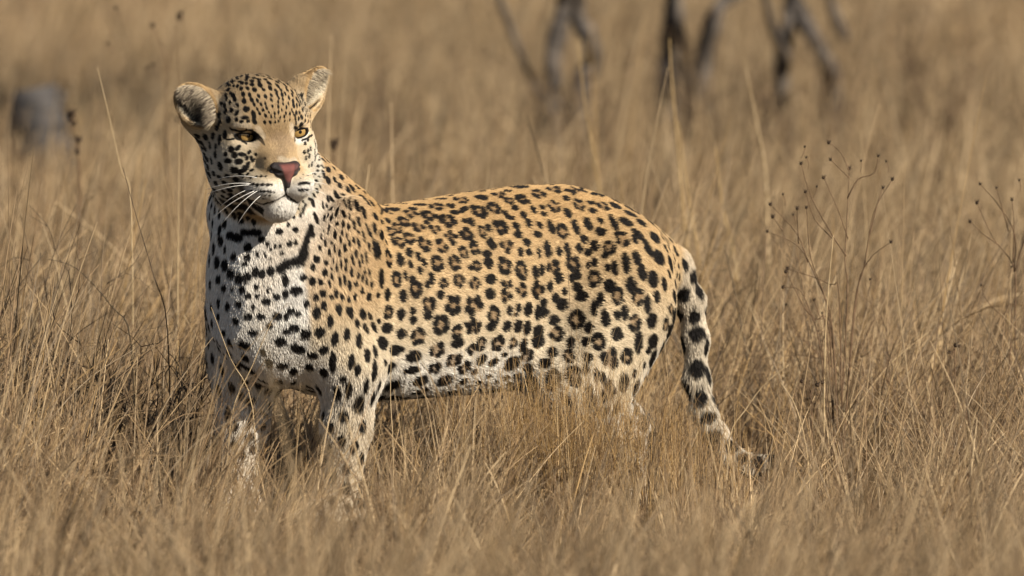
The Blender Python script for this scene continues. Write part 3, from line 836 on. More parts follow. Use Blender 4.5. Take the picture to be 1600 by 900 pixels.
def make_fur(count):
    A = np.linalg.norm(np.cross(LV[tri[:, 1]] - LV[tri[:, 0]], LV[tri[:, 2]] - LV[tri[:, 0]]), axis=1)
    cen = LV[tri].mean(1); nor = unit(LN[tri].sum(1))
    w = A.copy()
    hd = np.linalg.norm(cen - HO, axis=1)
    w *= 1 + 3.2 * smoothstep(.22, .15, hd)
    f = nor @ CFWD
    w *= np.where(f < .35, 1.0, .35)
    w *= np.where(cen[:, 2] < .12, .4, 1.0)
    k = rng.choice(len(tri), count, p=w / w.sum())
    r1 = np.sqrt(rng.random(count)); r2 = rng.random(count)
    ba = np.stack([1 - r1, r1 * (1 - r2), r1 * r2], 1)
    p = (LV[tri[k]] * ba[:, :, None]).sum(1)
    n = unit((LN[tri[k]] * ba[:, :, None]).sum(1))
    # keep the eyes clear
    ok = np.ones(count, bool)
    for sd in (-1, 1):
        ok &= np.linalg.norm(p - EYE[sd], axis=1) > .0198
        ax = np.stack([hvec(1, -sd * .22, sd * .20), hvec(sd * .22, 1, 0), hvec(-sd * .20, 0, 1)])
        q = (p - EYE[sd] - hvec(sd * .12, 1, -.19) * .019) @ ax.T
        ok &= np.sqrt((q[:, 0] / .0190) ** 2 + (q[:, 1] / .020) ** 2 + (q[:, 2] / .0068) ** 2) > 1
    # nothing grows on the nose leather
    hl = (p - HO) @ HAX.T
    ok &= ~((np.abs(hl[:, 0]) < .019 - np.maximum(0, -.066 - hl[:, 2]) * .7) & (hl[:, 1] > .125) & (hl[:, 2] < -.054) & (hl[:, 2] > -.082))
    p, n = p[ok], n[ok]
    col, R = coat(p, n)
    s, t, z, h, head, tail = R
    fl = flow_dir(p, n, R)
    N = len(p)
    L = np.full(N, .0068)
    L += .008 * smoothstep(.32, .25, z) * (1 - smoothstep(.25, .15, z))
    L += .0015 * smoothstep(.40, .46, s) * smoothstep(.7, .6, z)
    L += .004 * tail
    face = smoothstep(.02, .09, h[:, 1])
    L = L * (1 - head) + head * (.0085 - .0045 * face)
    nearest_eye = np.minimum(np.linalg.norm(p - EYE[-1], axis=1), np.linalg.norm(p - EYE[1], axis=1))
    L *= .32 + .68 * smoothstep(.020, .045, nearest_eye)
    inner = np.zeros(N)
    for sd in (-1, 1):
        c, ex, ey, ez = EAR[sd]
        q = p - c
        rad = np.sqrt(((q @ ex) / EW[sd][0]) ** 2 + ((q @ ez) / EW[sd][1]) ** 2)
        ins = (rad < .95) & (n @ ey > .2) & (q @ ez > -.045)
        side = -ex if (ex @ hx) * sd > 0 else ex
        # long tufts grow from the inner edge outwards across the opening
        edge = ins & ((q @ side) > .004)
        L[ins] = .005; L[edge] = (.017 if sd < 0 else .010) + .010 * rng.random(edge.sum())
        fl[ins] = unit(-side[None] * .9 + ey[None] * .45 + ez[None] * .15 + rng.normal(0, .12, (ins.sum(), 3)))
        L[(rad < 1.1) & ~ins & (rad > .5) & (np.abs(q @ ey) < .04)] = .0055
        inner[ins] = 1
        pale = rng.random(N) < (.55 if sd < 0 else .85)
        e_ = edge & pale; col[e_] = np.array([.40, .335, .24]) * (.7 + .6 * rng.random((e_.sum(), 1)))
        e_ = edge & ~pale; col[e_] = np.array([.07, .05, .04])
        if sd < 0:
            e_ = ins & ~edge; col[e_] *= .45
    L *= .75 + .5 * rng.random(N)
    lift = (.13 + .14 * rng.random(N))[:, None]
    fl = unit(fl + rng.normal(0, .07, (N, 3)) + (noise3(p, 30) - .5)[:, None] * np.cross(n, fl) * .12)
    d0 = unit(fl * (1 - lift) + n * (lift + .16))
    d1 = unit(fl * 1.0 + n * lift * .45)
    tpar = np.array([0, .33, .68, 1.0])
    P = p[:, None, :] + L[:, None, None] * (d0[:, None, :] * (tpar - tpar ** 2 / 2)[None, :, None] + d1[:, None, :] * (tpar ** 2 / 2)[None, :, None])
    r0 = np.where(head > .5, .00026, .00038) * (.8 + .4 * rng.random(N))
    rad = r0[:, None] * np.array([1.0, .95, .7, .15])[None]
    col = col * (.72 + .56 * rng.random(N))[:, None]
    return strands('fur', P, rad, np.clip(col, .003, .92), fur_mat, leopard)
fur = make_fur(FUR_COUNT)
print('fur', time.time() - T0)
# ------------------------------------------------------------------ the leopard: eyes, nose, whiskers
def cap(center, axis, r, a0, a1, rings, seg=24):
    """Part of a sphere between polar angles a0 and a1 about axis."""
    axis = unit(np.asarray(axis, float))
    e1 = unit(np.cross(axis, [0.1, 0.2, 1.0])); e2 = np.cross(axis, e1)
    V, F = [], []
    for i in range(rings + 1):
        th = a0 + (a1 - a0) * i / rings
        for k in range(seg):
            w = 2 * math.pi * k / seg
            V.append(center + r * (axis * math.cos(th) + (e1 * math.cos(w) + e2 * math.sin(w)) * math.sin(th)))
    for i in range(rings):
        for k in range(seg):
            k2 = (k + 1) % seg
            F.append((i * seg + k, (i + 1) * seg + k, (i + 1) * seg + k2, i * seg + k2))
    return V, F

eye_mat = principled('eye_dark', (.035, .022, .014), .12, .5)
pupil_mat = principled('pupil_black', (.004, .004, .004), .05, .5)
iris_mat = principled('iris_amber', (.50, .30, .07), .04, .6)
nt = iris_mat.node_tree
tx = nt.nodes.new('ShaderNodeTexNoise'); tx.inputs['Scale'].default_value = 900
rp = nt.nodes.new('ShaderNodeValToRGB')
rp.color_ramp.elements[0].color = (.21, .115, .03, 1); rp.color_ramp.elements[1].color = (.42, .275, .10, 1)
nt.links.new(tx.outputs['Fac'], rp.inputs[0]); nt.links.new(rp.outputs[0], nt.nodes['Principled BSDF'].inputs['Base Color'])
gaze = hvec(.10, 1, -.04)
for sd in (-1, 1):
    c = EYE[sd] + hvec(sd * .1, 1, 0) * .0005
    v, f = cap(c, gaze, .0186, 0.02, math.pi - .02, 16)
    eye = mesh_object('eye', v, f, eye_mat, leopard)
    v, f = cap(c, gaze, .0188, math.radians(9.5), math.radians(44), 8)
    link_iris = mesh_object('iris', v, f, iris_mat, eye)
    v, f = cap(c, gaze, .0189, 0.01, math.radians(10.5), 4)
    mesh_object('pupil', v, f, pupil_mat, eye)

nc = H(0, .140, -.064)
NC = Clay(*[np.arange(nc[i] - .04, nc[i] + .04, .0011) for i in range(3)])
def N_(X, Y, Z):                                  # about the middle of the nose, a quarter larger than first drawn
    return H(X * 1.18, .138 + (Y - .138) * 1.1, -.062 + (Z + .062) * 1.22)
NC.cone(N_(-.0165, .134, -.0545), N_(.0165, .134, -.0545), .0100, .0100, k=.004)
NC.cone(N_(-.010, .139, -.060), N_(.010, .139, -.060), .0125, .0125, k=.004)
NC.cone(N_(0, .141, -.062), N_(0, .1455, -.083), .0125, .0045, k=.006)
for sd in (-1, 1):
    NC.blob(N_(sd * .0190, .133, -.0575), (.0085, .0095, .0085), HAX, k=.004)
    NC.cone(N_(sd * .0125, .152, -.0630), N_(sd * .0225, .141, -.0600), .0036, .0042, k=.003, mode='cut')
    NC.cone(N_(sd * .0225, .143, -.0600), N_(sd * .0270, .128, -.0520), .0030, .0018, k=.003, mode='cut')
NC.cone(N_(0, .1555, -.066), N_(0, .1525, -.086), .0009, .0009, k=.002, mode='cut')
nV, nQ = NC.mesh(); nV = relax(nV, nQ, 1)
nose_mat = principled('nose_leather', rough=.48, spec=.3)
a_ = nose_mat.node_tree.nodes.new('ShaderNodeAttribute'); a_.attribute_name = 'tint'
nose_mat.node_tree.links.new(a_.outputs['Color'], nose_mat.node_tree.nodes['Principled BSDF'].inputs['Base Color'])
bp = nose_mat.node_tree.nodes.new('ShaderNodeBump'); bp.inputs['Strength'].default_value = .5; bp.inputs['Distance'].default_value = .001
vr = nose_mat.node_tree.nodes.new('ShaderNodeTexVoronoi'); vr.inputs['Scale'].default_value = 700
nose_mat.node_tree.links.new(vr.outputs['Distance'], bp.inputs['Height']); nose_mat.node_tree.links.new(bp.outputs[0], nose_mat.node_tree.nodes['Principled BSDF'].inputs['Normal'])
nose = mesh_object('nose', nV, nQ, nose_mat, leopard)
hl = (nV - HO) @ HAX.T
pink = smoothstep(1.15, .65, np.abs(hl[:, 0] - .001) / np.clip(.0045 + (hl[:, 2] + .082) * .36, .003, .02)) * smoothstep(-.084, -.075, hl[:, 2]) * smoothstep(-.044, -.051, hl[:, 2])
pink = np.maximum(pink, .45 * smoothstep(.027, .020, hl[:, 0]) * smoothstep(.0, .006, hl[:, 0]) * smoothstep(-.062, -.057, hl[:, 2]) * smoothstep(-.044, -.051, hl[:, 2]))
pink *= .75 + .5 * noise3(nV, 160)
ncol = np.array([.022, .016, .016])[None] * (1 - pink[:, None]) + np.array([.165, .055, .046])[None] * pink[:, None]
nose.data.attributes.new('tint', 'FLOAT_COLOR', 'POINT').data.foreach_set('color', np.concatenate([np.clip(ncol, 0, 1), np.ones((len(nV), 1))], 1).astype(np.float32).ravel())

whisker_mat = principled('whisker_white', (.72, .70, .66), .35, .5)
for (u0, v0, u1, v1, bow, back) in ((392, 287, 322, 296, -4, .03), (391, 288, 324, 303, -3, .02), (398, 298, 327, 346, -5, .015), (386, 297, 333, 333, -4, .03), (403, 298, 345, 352, -5, .0),
                                    (402, 277, 330, 283, -5, .05), (408, 305, 370, 352, -4, .0), (480, 286, 512, 289, -2, .02), (479, 296, 511, 306, -3, .02), (474, 297, 500, 325, -3, .0), (478, 275, 508, 270, -3, .04)):
    i = hit(u0, v0)
    if i is None:
        continue
    p0 = LV[i]; p1 = at(u1, v1, p0[1] + back)
    k = np.linspace(0, 1, 9)[:, None]
    P = p0 + (p1 - p0) * k + UPZ * (-bow * MM) * (k * (1 - k)) * 4 - CFWD * .012 * np.sin(k * math.pi)
    v, f = tube(P, .00055 * (1 - .8 * k[:, 0]) + .00012, 5)
    mesh_object('whisker', v, f, whisker_mat, leopard)
tag(leopard, 'spotted leopard standing in dry grass with its head turned to the camera', 'leopard')
print('leopard done', time.time() - T0)
# ------------------------------------------------------------------ ground
soil = principled('dry_soil', (.16, .11, .07), .95, .1)
nt = soil.node_tree
tc = nt.nodes.new('ShaderNodeTexCoord'); n1 = nt.nodes.new('ShaderNodeTexNoise'); n1.inputs['Scale'].default_value = 1.7; n1.inputs['Detail'].default_value = 10
rp = nt.nodes.new('ShaderNodeValToRGB'); rp.color_ramp.elements[0].color = (.09, .06, .035, 1); rp.color_ramp.elements[1].color = (.25, .175, .105, 1)
nt.links.new(tc.outputs['Object'], n1.inputs['Vector']); nt.links.new(n1.outputs['Fac'], rp.inputs[0]); nt.links.new(rp.outputs[0], nt.nodes['Principled BSDF'].inputs['Base Color'])
gx = np.concatenate([[-900, -300, -80], np.linspace(-25, 25, 60), [80, 300, 900]]); gy = np.concatenate([[-300, -60], np.linspace(-22, 70, 100), [150, 400, 1500]])
GV = np.array([(x, y, 0) for y in gy for x in gx], float)
GV[:, 2] = (noise3(GV * [1, 1, 0], .35) - .5) * .05 * (np.abs(GV[:, 0]) < 30) * (GV[:, 1] < 70) - .012
near_cat = smoothstep(1.6, .9, np.linalg.norm(GV[:, :2] - [-.1, 0], axis=1))
GV[:, 2] *= 1 - near_cat
GV[:, 2] -= .002 * near_cat
GF = [(j * len(gx) + i, j * len(gx) + i + 1, (j + 1) * len(gx) + i + 1, (j + 1) * len(gx) + i) for j in range(len(gy) - 1) for i in range(len(gx) - 1)]
tag(mesh_object('ground', GV, GF, soil), 'bare dry soil under the tall grass', 'ground', kind='structure')

# ------------------------------------------------------------------ grass
grass_mat = bpy.data.materials.new('dry_grass'); grass_mat.use_nodes = True
nt = grass_mat.node_tree
for n_ in list(nt.nodes): nt.nodes.remove(n_)
out = nt.nodes.new('ShaderNodeOutputMaterial'); mx = nt.nodes.new('ShaderNodeMixShader'); mx.inputs[0].default_value = .16
pb = nt.nodes.new('ShaderNodeBsdfPrincipled'); pb.inputs['Roughness'].default_value = .55; pb.inputs['Specular IOR Level'].default_value = .25
tr = nt.nodes.new('ShaderNodeBsdfTranslucent'); at_ = nt.nodes.new('ShaderNodeAttribute'); at_.attribute_name = 'tint'
nt.links.new(at_.outputs['Color'], pb.inputs['Base Color']); nt.links.new(at_.outputs['Color'], tr.inputs['Color'])
nt.links.new(pb.outputs[0], mx.inputs[1]); nt.links.new(tr.outputs[0], mx.inputs[2]); nt.links.new(mx.outputs[0], out.inputs['Surface'])

PALETTE = np.array([[.78, .575, .32], [.60, .42, .215], [.46, .31, .155], [.33, .215, .11], [.40, .30, .185], [.17, .108, .058], [.56, .36, .14]]) * .72 * np.array([1.02, .99, .955])
def grow(x, y, h, az, lean, curl, r, K=6):
    """Blades: roots x y, height, direction of lean, lean and curl in radians -> points, radii."""
    n = len(x)
    ts = np.linspace(0, 1, K)
    P = np.zeros((n, K, 3)); P[:, 0] = np.stack([x, y, np.full(n, -.015)], 1)
    for k in range(1, K):
        a = lean + curl * (ts[k] ** 1.6)
        step = h / (K - 1)
        P[:, k, 0] = P[:, k - 1, 0] + np.sin(a) * np.cos(az) * step
        P[:, k, 1] = P[:, k - 1, 1] + np.sin(a) * np.sin(az) * step
        P[:, k, 2] = P[:, k - 1, 2] + np.cos(a) * step
    R = r[:, None] * np.linspace(1, .25, K)[None]
    return P, R

CAPU = np.array([-400, 0, 200, 290, 340, 390, 450, 550, 610, 700, 800, 900, 980, 1060, 1120, 1190, 1300, 1600, 2000])
CAPZ = np.array([.46, .46, .44, .38, .26, .19, .35, .23, .34, .35, .29, .19, .155, .14, .15, .30, .38, .44, .46])
def ceiling_of_grass(x, y):
    """How tall the grass stands: lower in front of the animal, where it has been trodden and grazed."""
    u = 800 + x / (CAM_D + y) * CAM_D / FRAME_W * 1600
    front = np.interp(u, CAPU, CAPZ)
    far = smoothstep(-.5, -2.6, y)
    z = front * (1 - far) + (.11 + .10 * smoothstep(.5, .0, np.abs(u - 700) / 1400) * 0 + .06 * np.abs(u - 700) / 900) * far
    h = z + .0577 * np.maximum(0, -y)
    back = smoothstep(.25, .9, y)
    return h * (1 - back) + (.44 - .06 * smoothstep(4, 8, y)) * back

def half_width(y, margin):
    return .5 * FRAME_W * (CAM_D + y) / CAM_D + margin

def tufts(y0, y1, margin, per_m2, blades, r0, spread, hscale=1.0, tall=.03):
    hw = half_width(y1, margin)
    nt_ = int(per_m2 * (y1 - y0) * 2 * hw)
    tx = rng.uniform(-hw, hw, nt_); ty = rng.uniform(y0, y1, nt_)
    k = np.abs(tx) < half_width(ty, margin)
    tx, ty = tx[k], ty[k]
    patch = noise3(np.stack([tx * .9, ty * .7, tx * 0], 1), 1.0)
    patch2 = noise3(np.stack([tx * .35 + 9, ty * .22, tx * 0], 1), 1.0)
    k = rng.random(len(tx)) < .55 + .6 * patch
    tx, ty, patch, patch2 = tx[k], ty[k], patch[k], patch2[k]
    nb = np.maximum(4, (blades * (.5 + rng.random(len(tx)))).astype(int))
    taz = rng.normal(.2, .9, len(tx)); tl = np.abs(rng.normal(.10, .10, len(tx))); th = .60 + .55 * rng.random(len(tx)) + .5 * (patch - .5)
    tone = np.clip(rng.normal(2.2, 1.4, len(tx)) + (patch2 - .5) * 3, 0, 6)
    I = np.repeat(np.arange(len(tx)), nb)
    n = len(I)
    ang = rng.random(n) * 6.283; rad = spread * np.sqrt(rng.random(n))
    x = tx[I] + np.cos(ang) * rad; y = ty[I] + np.sin(ang) * rad
    h = ceiling_of_grass(x, y) * th[I] * (.45 + .65 * rng.random(n)) * hscale
    big = rng.random(n) < tall
    h[big] *= np.where(y[big] < 1.2, 1.08 + .32 * rng.random(big.sum()), 1.15 + .35 * rng.random(big.sum()))
    az = np.where(rng.random(n) < .5, taz[I] + rng.normal(0, .6, n), ang + rng.normal(0, .7, n))
    lean = tl[I] + np.abs(rng.normal(0, .14, n)) + rad / spread * .10
    curl = np.abs(rng.normal(.20, .32, n)) + (rng.random(n) < .08) * rng.uniform(.5, 1.4, n)
    lean[big] *= .5; curl[big] *= .4
    bent = rng.random(n) < .10
    lean[bent] += rng.uniform(.3, .95, bent.sum())
    r = r0 * (.5 + 1.3 * rng.random(n) ** 2.2)
    stout = rng.random(n) < .06
    r[stout & ~big] *= 1.5
    tone_i = np.clip(np.round(tone[I] + rng.normal(0, 1.1, n)), 0, 6).astype(int)
    col = PALETTE[tone_i] * (.60 + .62 * rng.random(n))[:, None] * (.70 + .55 * patch2[I])[:, None]
    col[stout] = PALETTE[rng.integers(0, 2, stout.sum())] * (.85 + .25 * rng.random(stout.sum()))[:, None]
    gy_ = (.13 + 0 * y)[:, None]
    col = col * (1 - gy_) + gy_ * col.mean(1, keepdims=True) * np.array([1.12, 1.0, .86])
    dk = rng.random(n) < .12
    col[dk] *= .35
    return x, y, h, az, lean, curl, r, col, big

def plumes(P, pick, per, length, r):
    """Fine open seed heads: hair-thin branchlets along the top of chosen stems."""
    S = P[pick]
    n = len(S)
    t = .55 + .45 * rng.random((n, per))
    f = t * (S.shape[1] - 1); i = np.minimum(f.astype(int), S.shape[1] - 2); f = f - i
    a = np.take_along_axis(S, i[:, :, None], 1); b = np.take_along_axis(S, i[:, :, None] + 1, 1)
    base = a + (b - a) * f[:, :, None]
    d = unit(unit(b - a) * .8 + rng.normal(0, .55, base.shape))
    L = length * (.4 + .8 * rng.random((n, per))) * (1.25 - t)[:, :] * 1.6
    m = base + d * L[:, :, None] * .55
    e = m + unit(d + rng.normal(0, .3, d.shape) + np.array([0, 0, -.25])) * L[:, :, None] * .5
    Q = np.stack([base, m, e], 2).reshape(-1, 3, 3)
    return Q, np.tile(np.array([1, .8, .9]) * r, (len(Q), 1))

def lay_grass(name, label, specs, plume_share, plume_per, plume_len, plume_r, extra=None):
    parts = [tufts(*a, **k) for a, k in specs] + (extra or [])
    x, y, h, az, lean, curl, r, col, big = [np.concatenate([p[i] for p in parts]) for i in range(9)]
    P, R = grow(x, y, h, az, lean, curl, r)
    # nothing grows through the animal
    gap = at(195, 700, 0.0)
    dg = np.sqrt(((P[:, 0, 0] - gap[0]) / .17) ** 2 + ((P[:, 0, 1] - gap[1] + .1) / .45) ** 2)
    k = (dg > 1) | (rng.random(len(P)) < .22)
    # trodden, thinner grass before the hind legs and the forelegs
    qs, qt = (P[:, 0] - BO) @ BF, (P[:, 0] - BO) @ BN
    thin = (qt > .05) & (qt < 1.1) & (((qs > -.72) & (qs < -.10)) | ((qs > .22) & (qs < .60)))
    k &= ~thin | (rng.random(len(P)) < .42)
    P, R, col, h = P[k], R[k], col[k], h[k]
    near = (np.abs(P[:, 0, 0]) < .9) & (np.abs(P[:, 0, 1]) < 1.0)
    idx = np.nonzero(near)[0]
    if len(idx):
        bad = np.zeros(len(idx), bool)
        for k in range(P.shape[1]):
            bad |= clay.sample(P[idx, k]) < .006
            if k:
                bad |= clay.sample((P[idx, k] + P[idx, k - 1]) / 2) < .006
        keep = np.ones(len(P), bool); keep[idx[bad]] = False
        P, R, col, h = P[keep], R[keep], col[keep], h[keep]
    o = strands(name, P, R, np.clip(col, .01, .8), grass_mat)
    tag(o, label, 'grass', kind='stuff')
    pick = np.nonzero(rng.random(len(P)) < plume_share)[0]
    Q, RQ = plumes(P, pick, plume_per, plume_len, plume_r)
    cq = np.repeat(col[pick] * np.array([.92, .88, .86]), plume_per, 0) * (.7 + .5 * rng.random((len(Q), 1)))
    ok = clay.sample(Q[:, 2]) > .003
    return len(P), Q[ok], RQ[ok], cq[ok]

def belt(n):
    """Fine upright grass along the near flank, from the elbow to behind the thigh."""
    c = rng.uniform(-.06, .27, n // 9); d = rng.uniform(.24, .85, n // 9)
    I = rng.integers(0, len(c), n)
    s_, t_ = c[I] + rng.normal(0, .028, n), d[I] + rng.normal(0, .028, n)
    x = BO[0] + s_ * BF[0] + t_ * BN[0]; y = BO[1] + s_ * BF[1] + t_ * BN[1]
    h = (.165 + .15 * rng.random(len(c))[I] * (.5 + .6 * noise3(np.stack([c * 7, d * 5, c * 0], 1)))[I] + .07 * rng.random(n)) + .0577 * np.maximum(0, -y)
    h *= 1 - .45 * smoothstep(.0, -.25, s_)
    tall_ = rng.random(n) < .07
    h[tall_] += .14 * rng.random(tall_.sum())
    az = rng.random(n) * 6.283
    lean = np.abs(rng.normal(0, .13, n)); curl = np.abs(rng.normal(.12, .22, n))
    r = .0008 * (.6 + .9 * rng.random(n) ** 2)
    col = PALETTE[np.clip(rng.integers(0, 8, n), 0, 6)] * (.7 + .5 * rng.random(n))[:, None]
    return x, y, h, az, lean, curl, r, col, tall_
n_a = lay_grass('foreground_grass', 'blurred tan dry grass along the bottom of the picture', [((-6.8, -2.2, .9, 26, 36, .0018, .075), {'tall': .02})], .18, 10, .055, .00045)
n_b = lay_grass('grass', 'sharp straw coloured dry grass around the legs of the leopard', [((-2.2, 1.2, .9, 44, 44, .0014, .062), {'tall': .04})], .12, 10, .05, .00030, [belt(1500)])
n_c = lay_grass('background_grass', 'soft blurred golden brown grass filling the field behind the leopard', [((1.2, 7.0, 1.0, 30, 32, .0021, .09), {'tall': .08}), ((7.0, 20.0, 1.2, 22, 26, .0032, .13), {'tall': .12}), ((20.0, 42.0, 1.5, 12, 24, .0050, .18), {'tall': .05})], .05, 8, .08, .0007)
Q = np.concatenate([n_a[1], n_b[1], n_c[1]]); RQ = np.concatenate([n_a[2], n_b[2], n_c[2]]); cq = np.concatenate([n_a[3], n_b[3], n_c[3]])
tag(strands('grass_plumes', Q, RQ, np.clip(cq, .01, .8), grass_mat), 'fine misty seed plumes over the tops of the dry grass', 'grass', kind='stuff')
print('grass', n_a[0], n_b[0], n_c[0], len(Q), time.time() - T0)
# ------------------------------------------------------------------ plants one can pick out
def grained(name, c0, c1, scale=40, rough=.8):
    m = principled(name, c0, rough, .15)
    nt = m.node_tree
    tc = nt.nodes.new('ShaderNodeTexCoord'); nz = nt.nodes.new('ShaderNodeTexNoise'); nz.inputs['Scale'].default_value = scale; nz.inputs['Detail'].default_value = 6
    rp = nt.nodes.new('ShaderNodeValToRGB'); rp.color_ramp.elements[0].color = (*c0, 1); rp.color_ramp.elements[1].color = (*c1, 1)
    rp.color_ramp.elements[0].position = .35; rp.color_ramp.elements[1].position = .68
    nt.links.new(tc.outputs['Object'], nz.inputs['Vector']); nt.links.new(nz.outputs['Fac'], rp.inputs[0]); nt.links.new(rp.outputs[0], nt.nodes['Principled BSDF'].inputs['Base Color'])
    return m
stem_mat = grained('dry_stem', (.085, .052, .030), (.19, .12, .07), 60)
seed_mat = grained('dry_seed_head', (.022, .014, .009), (.07, .045, .028), 300)
twig_mat = grained('dark_twig', (.045, .032, .022), (.13, .09, .06), 60)
straw_mat = grained('pale_straw', (.36, .26, .14), (.50, .38, .23), 50)
gold_mat = grained('golden_straw', (.32, .215, .095), (.44, .31, .155), 50)
bark_mat = grained('grey_bark', (.040, .033, .028), (.14, .118, .10), 14, .9)
leaf_mat = grained('dry_leaf', (.20, .13, .06), (.34, .24, .12), 30)
rock_mat = grained('weathered_wood', (.03, .027, .026), (.085, .078, .075), 18, .9)

def smooth_path(pts, m=4):
    P = np.asarray(pts, float)
    if len(P) < 3:
        return np.linspace(P[0], P[-1], 5)
    t = np.arange(len(P)); tt = np.linspace(0, len(P) - 1, (len(P) - 1) * m + 1)
    out = []
    for x in tt:
        i = min(int(x), len(P) - 2); f = x - i
        p0, p1, p2, p3 = P[max(i - 1, 0)], P[i], P[i + 1], P[min(i + 2, len(P) - 1)]
        out.append(.5 * (2 * p1 + (p2 - p0) * f + (2 * p0 - 5 * p1 + 4 * p2 - p3) * f * f + (3 * p1 - p0 - 3 * p2 + p3) * f ** 3))
    return np.array(out)

def seed_head(p, r, parent):
    """A small spiky dry head: a lobed knob with a few upright bracts."""
    V, F = cap(np.asarray(p), (0, 0, 1), r, .15, math.pi - .15, 5, 9)
    V = [np.asarray(p) + (v - p) * (np.array([1, 1, .8])) * (1 + .35 * math.sin(17 * i)) for i, v in enumerate(V)]
    shapes = [(V, F)]
    for k in range(5):
        a = k * 1.257 + random.random()
        d = np.array([math.cos(a) * .8, math.sin(a) * .8, .9])
        shapes.append(tube([p, p + d * r * 1.0, p + d * r * 1.9], [r * .28, r * .2, r * .04], 4))
    V, F = join_shapes(shapes)
    return mesh_object('seed_head', V, F, seed_mat, parent)

def forb(label, y, origin, scale, stems, heads, base, r0=.0016, hr=.0031):
    """A branching dry forb: stems are polylines measured on the photograph, standing y metres behind the animal."""
    g = at(*base, y); g[2] = 0
    root = empty('dry_forb', g)
    tag(root, label, 'dry plant', 'dry forbs with dark seed heads')
    for k, line_ in enumerate(stems):
        rs = np.random.default_rng(50 + k)
        off = rs.normal(0, .03)
        P = [at(origin[0] + a / scale, origin[1] + b / scale, y + off * j / max(1, len(line_) - 1)) for j, (a, b) in enumerate(line_)]
        if k == 0 or line_[0][1] > 590:
            P = [g + np.array([rs.normal(0, .01), rs.normal(0, .01), -.01])] + P
        P = smooth_path(P)
        rr = np.linspace(r0 if len(P) > 12 else r0 * .75, r0 * .42, len(P))
        v, f = tube(P, rr, 6)
        mesh_object('stem', v, f, stem_mat, root)
        if heads:
            seed_head(P[-1], hr * (.75 + .5 * rs.random()), root)
    for (a, b) in heads or ():
        # a head on a short stalk of its own from the nearest stem
        p = at(origin[0] + a / scale, origin[1] + b / scale, y)
        seed_head(p, hr * .7, root)
        q = p + np.array([rng.normal(0, .006), 0, -.022])
        v, f = tube(smooth_path([q, (p + q) / 2 + [.002, 0, 0], p]), [r0 * .4] * 9, 5)
        mesh_object('stalk', v, f, stem_mat, root)
    return root

C6 = (1150, 180); S6 = 2.044
forb('tall branching dry forb with many dark seed heads right of the leopard', .55, C6, S6,
     [[(355, 600), (348, 470), (355, 320), (362, 170)], [(356, 265), (390, 205), (440, 185), (455, 130)], [(352, 450), (300, 370), (240, 260), (208, 155)], [(358, 395), (325, 300), (280, 200)], [(362, 200), (320, 160), (302, 142)], [(362, 180), (335, 120), (297, 88)],
      [(375, 640), (410, 480), (440, 310), (500, 205)], [(425, 390), (455, 270), (470, 232)], [(310, 700), (260, 530), (200, 420), (100, 372)], [(300, 660), (240, 460), (225, 295)], [(265, 720), (215, 610), (160, 500)], [(230, 470), (195, 380), (110, 285)], [(200, 410), (196, 330), (196, 298)],
      [(150, 370), (118, 325)], [(310, 395), (250, 330), (222, 245)], [(380, 620), (420, 470), (495, 405)], [(300, 690), (250, 650), (205, 560), (150, 550)], [(290, 700), (270, 650), (250, 590)], [(330, 600), (300, 540), (165, 490)]],
     [(258, 228), (150, 253), (183, 318), (400, 146), (480, 148), (220, 101), (225, 135), (428, 525), (160, 605), (262, 690), (275, 632)], (1310, 690))
forb('smaller branching dry forb at the right edge of the picture', .75, C6, S6,
     [[(892, 600), (885, 480), (820, 390), (770, 280)], [(888, 500), (890, 380), (840, 290), (780, 220)], [(885, 470), (888, 350), (882, 270)], [(840, 415), (790, 380), (748, 340)], [(890, 500), (915, 420), (945, 340)], [(880, 640), (850, 640), (800, 590), (785, 545)], [(870, 370), (832, 232)]],
     [(905, 208), (880, 485)], (1588, 700))
forb('low dry forb with blackened seed heads near the right foreground', -.35, (1100, 560), 2.648,
     [[(445, 180), (440, 150), (470, 110)], [(450, 190), (430, 130), (405, 95)], [(455, 200), (480, 150), (490, 100)]], [(440, 165), (470, 150), (455, 190)], (1275, 700), r0=.0013, hr=.0036)
forb('short dry forb with two dark seed heads low at the right', .2, C6, S6, [[(700, 790), (695, 760), (703, 735)], [(700, 790), (688, 775), (682, 758)]], [(712, 738)], (1492, 640), r0=.0012, hr=.0038)
forb('blurred single dry stalk with a knobbed dark top behind at the left', 3.2, (0, 0), 3.0, [[(375, 900), (362, 720), (348, 600), (335, 545)], [(365, 740), (372, 690), (370, 655)]], [(338, 530), (330, 560), (350, 580), (365, 715)], (126, 420), r0=.002, hr=.008)
forb('blurred dry stalk with one dark knob right of the head of the leopard', 3.4, (250, 90), 3.46, [[(945, 640), (935, 560), (940, 470)]], [(930, 475), (948, 460), (940, 490)], (520, 380), r0=.002, hr=.008)
forb('faint forked dry stalk rising behind the left ear of the leopard', 4.5, (0, 0), 3.0, [[(785, 900), (775, 600), (790, 320), (840, 80)], [(785, 330), (760, 220), (715, 120)], [(782, 640), (830, 560)]], [(850, 60), (690, 320), (715, 305), (505, 205), (545, 40)], (262, 420), r0=.0022, hr=.006)

